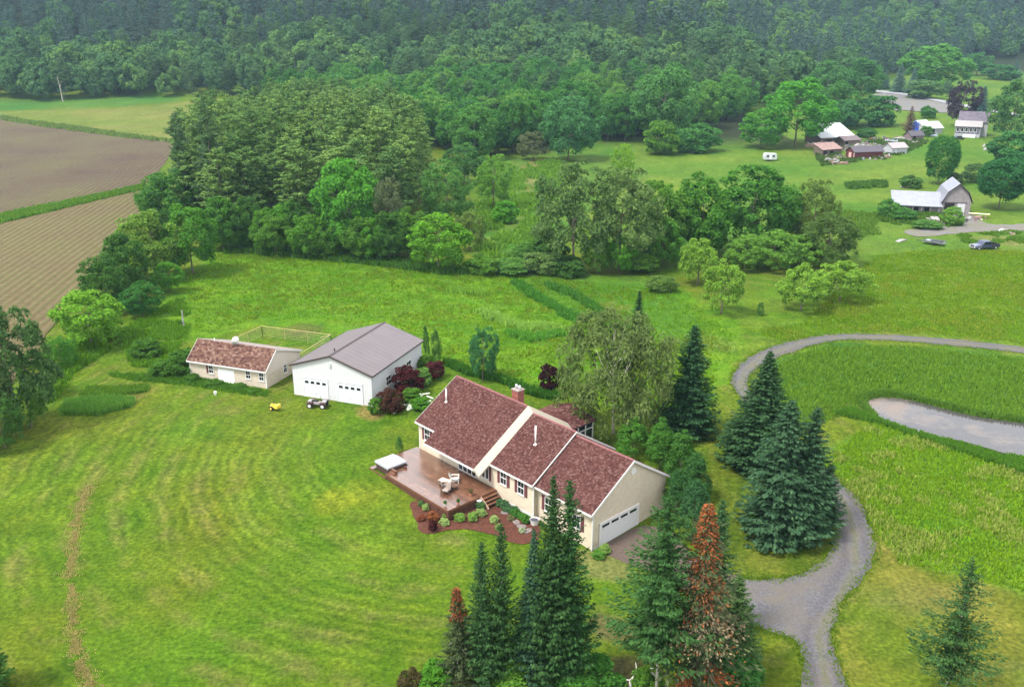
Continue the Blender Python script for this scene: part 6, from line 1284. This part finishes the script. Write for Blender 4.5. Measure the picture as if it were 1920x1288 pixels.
hz_ = zp+1.6; MB().prism([(4.0,-.3),(11.5,-.3),(11.5,hz_),(7.75,hz_+3.4),(4.0,hz_)], 'x', .8, L+2.4).build('main_wall', WB, fh)
r = MB(); r.prism([(3.6,hz_-.3),(7.75,hz_+3.6),(7.75,hz_+3.45),(3.6,hz_-.45)], 'x', .5, L+2.8); r.prism([(11.9,hz_-.3),(7.75,hz_+3.6),(7.75,hz_+3.45),(11.9,hz_-.45)], 'x', .5, L+2.8); r.build('main_roof', lines_mat('purple_tin_roof', (.09,.075,.10), .9, 'X', .7, .6, noise=.3, nscale=.8), fh)
for v0 in (1.2,): window(fh, v0, v0+1.0, 1.2, 2.6, L, (0,0), face='u', s=1, mid=False, frame=.15)
for v0 in (5.2, 8.5): window(fh, v0, v0+1.0, 1.2, 2.8, L+2.4, (0,0), face='u', s=1, mid=False, frame=.15)
MB().box(L, L+.06, 2.6, 3.7, 0, 2.2).build('door', mat('dark_green_door', (.03,.05,.045), .6), fh)
MB().box(3.0,L-1.5,-1.2,-.1,-.2,1.0).build('porch_steps', mat('pale_concrete', (.55,.56,.58), .8), fh)
p = G(1797, 262); cr_ = thing('parked_car', 'dark car parked in front of the farmhouse porch', 'car', p, .1)
MB().prism([(-2.1,.35),(2.1,.35),(2.15,.8),(1.2,.92),(.6,1.42),(-1.0,1.42),(-1.6,.95),(-2.15,.85)], 'y', -.85, .85).build('body', mat('dark_navy_paint', (.02,.025,.04), .3, .6), cr_, bevel=.06)
MB().prism([(1.0,.95),(.55,1.36),(-.95,1.36),(-1.35,.95)], 'y', -.86, .86).build('window', GLASS, cr_)
for x in (-1.35,1.35):
    for s in (-1,1): MB().tube([(x,s*.7,.32),(x,s*.88,.32)], .32, 12).build('wheel', RUB, cr_)
# scattered yard heaps
for (px, py, m, lab, sx_, sy_, sz_) in [(1572,308,1,'long brown wood pile in the meadow before the pink shed',3.4,.9,.9),(1560,303,0,'grey brush pile on top of the wood pile',2.6,1.0,1.1),(1664,296,1,'brown scrap heap right of the red shed',1.2,.9,1.0),(1520,276,1,'reddish scrap pile under the big maple',2.2,1.2,1.4),(1614,277,0,'white plastic heap behind the red shed',2.4,1.2,1.6),(1630,278,0,'white appliance heap behind the red shed',1.4,1.0,1.5),(1650,281,3,'black tarp heap behind the red shed',2.8,1.2,1.3),(1690,262,0,'pale scrap heap below the brown conifer',2.6,1.0,1.0),(1670,266,2,'grey scrap heap left of the brown conifer',2.8,1.0,.8),(1706,256,0,'white scrap under the brown conifer',1.6,1.0,1.2),(1716,270,1,'brown scrap in front of small slate-roofed shed',1.8,.8,.8),(1540,276,0,'white scrap pile at the left end of white-roofed barn',2.0,1.2,1.8),(1854,282,0,'pale rusty machinery at the edge of big bush',1.8,.9,1.1),(1850,276,0,'cream machinery part beside the big bush',1.4,.8,.9),(1750,256,2,'pale blue scrap by the white canopy',1.6,.8,.9)]:
    p = G(px, py); o = thing('scrap_heap', lab, 'scrap', p, jr.uniform(-.2,.2))
    mb = MB(); mb.prism([(-sx_,0),(sx_,0),(sx_*.9,sz_*.55),(sx_*.35,sz_*.8),(sx_*.05,sz_*.6),(-sx_*.4,sz_),(-sx_*.9,sz_*.5)], 'y', -sy_, sy_); mb.build('heap', JW[m], o, bevel=.1)
    for q in range(6): MB().obox((jr.uniform(-sx_,sx_), jr.uniform(-sy_,sy_), sz_*.3), (jr.uniform(-sx_,sx_), jr.uniform(-sy_,sy_), sz_*1.2), .25, .2).build('scrap', JW[(m+q) % 4 if q % 2 else m], o)
# loose clutter of the farm yard, too small and too many to tell apart
cl = MB(); cr2 = np.random.RandomState(17); CLP = scatter([(1530,276),(1600,262),(1660,258),(1720,258),(1735,268),(1700,276),(1672,288),(1660,300),(1600,302),(1575,300),(1560,310),(1545,306),(1530,290)], 420, 18)
for x, y, z in CLP:
    a, b_, c_ = cr2.uniform(.15, .9), cr2.uniform(.12, .5), cr2.uniform(.1, .75); th = cr2.uniform(0, 3.1)
    cl.obox((x-a*math.cos(th), y-a*math.sin(th), z+c_*cr2.uniform(.1,.6)), (x+a*math.cos(th), y+a*math.sin(th), z+c_*.5), b_, c_)
for x, y, z in scatter([(1690,412),(1760,405),(1800,410),(1845,405),(1850,414),(1790,424),(1730,424)], 110, 19):
    a, b_, c_ = cr2.uniform(.1, .6), cr2.uniform(.1, .4), cr2.uniform(.1, .5); th = cr2.uniform(0, 3.1)
    cl.obox((x-a*math.cos(th), y-a*math.sin(th), z+.1), (x+a*math.cos(th), y+a*math.sin(th), z+c_*.6), b_, c_)
co = cl.build('yard_clutter', island_mat('clutter', [(.05,.045,.045), (.14,.10,.08), (.24,.22,.21), (.30,.29,.29), (.10,.12,.16), (.20,.09,.07), (.36,.35,.34)])); co['kind'] = 'stuff'; co['label'] = 'scrap clutter strewn about the farm yard'
for nm_, poly_, n_, h_, w_, c_, sd2 in [('rough_weeds', [(1525,280),(1600,296),(1665,300),(1735,272),(1740,264),(1700,262),(1660,262),(1620,266),(1680,280),(1600,305),(1540,312)], 1500, .8, .35, (.05,.09,.02), 71), ('rough_weeds', [(1640,400),(1680,395),(1760,402),(1770,412),(1800,412),(1800,424),(1740,430),(1690,424),(1650,415)], 1300, .7, .25, (.06,.12,.018), 72), ('rough_weeds', [(1585,345),(1660,340),(1662,352),(1590,356)], 420, .9, .35, (.05,.11,.02), 73), ('rough_weeds', [(1800,440),(1850,438),(1935,432),(1935,455),(1870,460),(1810,456)], 900, .5, .2, (.07,.14,.018), 74), ('rough_weeds', [(1560,395),(1640,400),(1650,440),(1600,445),(1570,420)], 600, .6, .25, (.075,.14,.02), 75)]:
    tufts(nm_, scatter(poly_, n_, sd2, clump=5, thr=-.2), h_, w_, c_, 4, sd2, spread=.6)
# dead grey branches at the bottom, under the rusty spruce
sn = G(1215, 1295); dbr = thing('driftwood_snag', 'bleached bare branches curled round the grey spruce trunks', 'branch', sn, 0)
MB().tube([(-1.3,-.3,0),(-1.25,0,.9),(-.8,.1,1.5),(-.1,.1,1.7),(.6,-.1,1.2),(1.3,.0,1.35)], [.13,.11,.10,.09,.08,.04], 7).build('stem', mat('bleached_wood', (.50,.47,.44), .8, noise=.2), dbr, True)
for a_, b_ in [((-.8,.1,1.5),(-.9,.4,2.1)),((-.1,.1,1.7),(.2,-.4,2.2)),((.6,-.1,1.2),(.9,.5,.7)),((.6,-.1,1.2),(1.2,-.3,.6)),((-1.25,0,.9),(-1.7,.3,.6))]: MB().tube([a_,((a_[0]+b_[0])/2,(a_[1]+b_[1])/2+.08,(a_[2]+b_[2])/2),b_], [.06,.045,.015], 6).build('twig', mat('bleached_wood', (.50,.47,.44)), dbr, True)
# ================================================================== HAZE
hz = MB().box(-1300, 1300, -120, 1900, float(V[:,2].min())-1, float(V[:,2].max())+35).build('haze', None); hz['kind'] = 'stuff'
hm = bpy.data.materials.new('haze_air'); hm.use_nodes = True; t = hm.node_tree; t.nodes.clear()
o_ = t.nodes.new('ShaderNodeOutputMaterial'); pv_ = t.nodes.new('ShaderNodeVolumePrincipled')
pv_.inputs['Color'].default_value = (.50,.76,1,1); pv_.inputs['Density'].default_value = .00011; pv_.inputs['Anisotropy'].default_value = .2
t.links.new(pv_.outputs[0], o_.inputs['Volume']); hz.data.materials.append(hm)
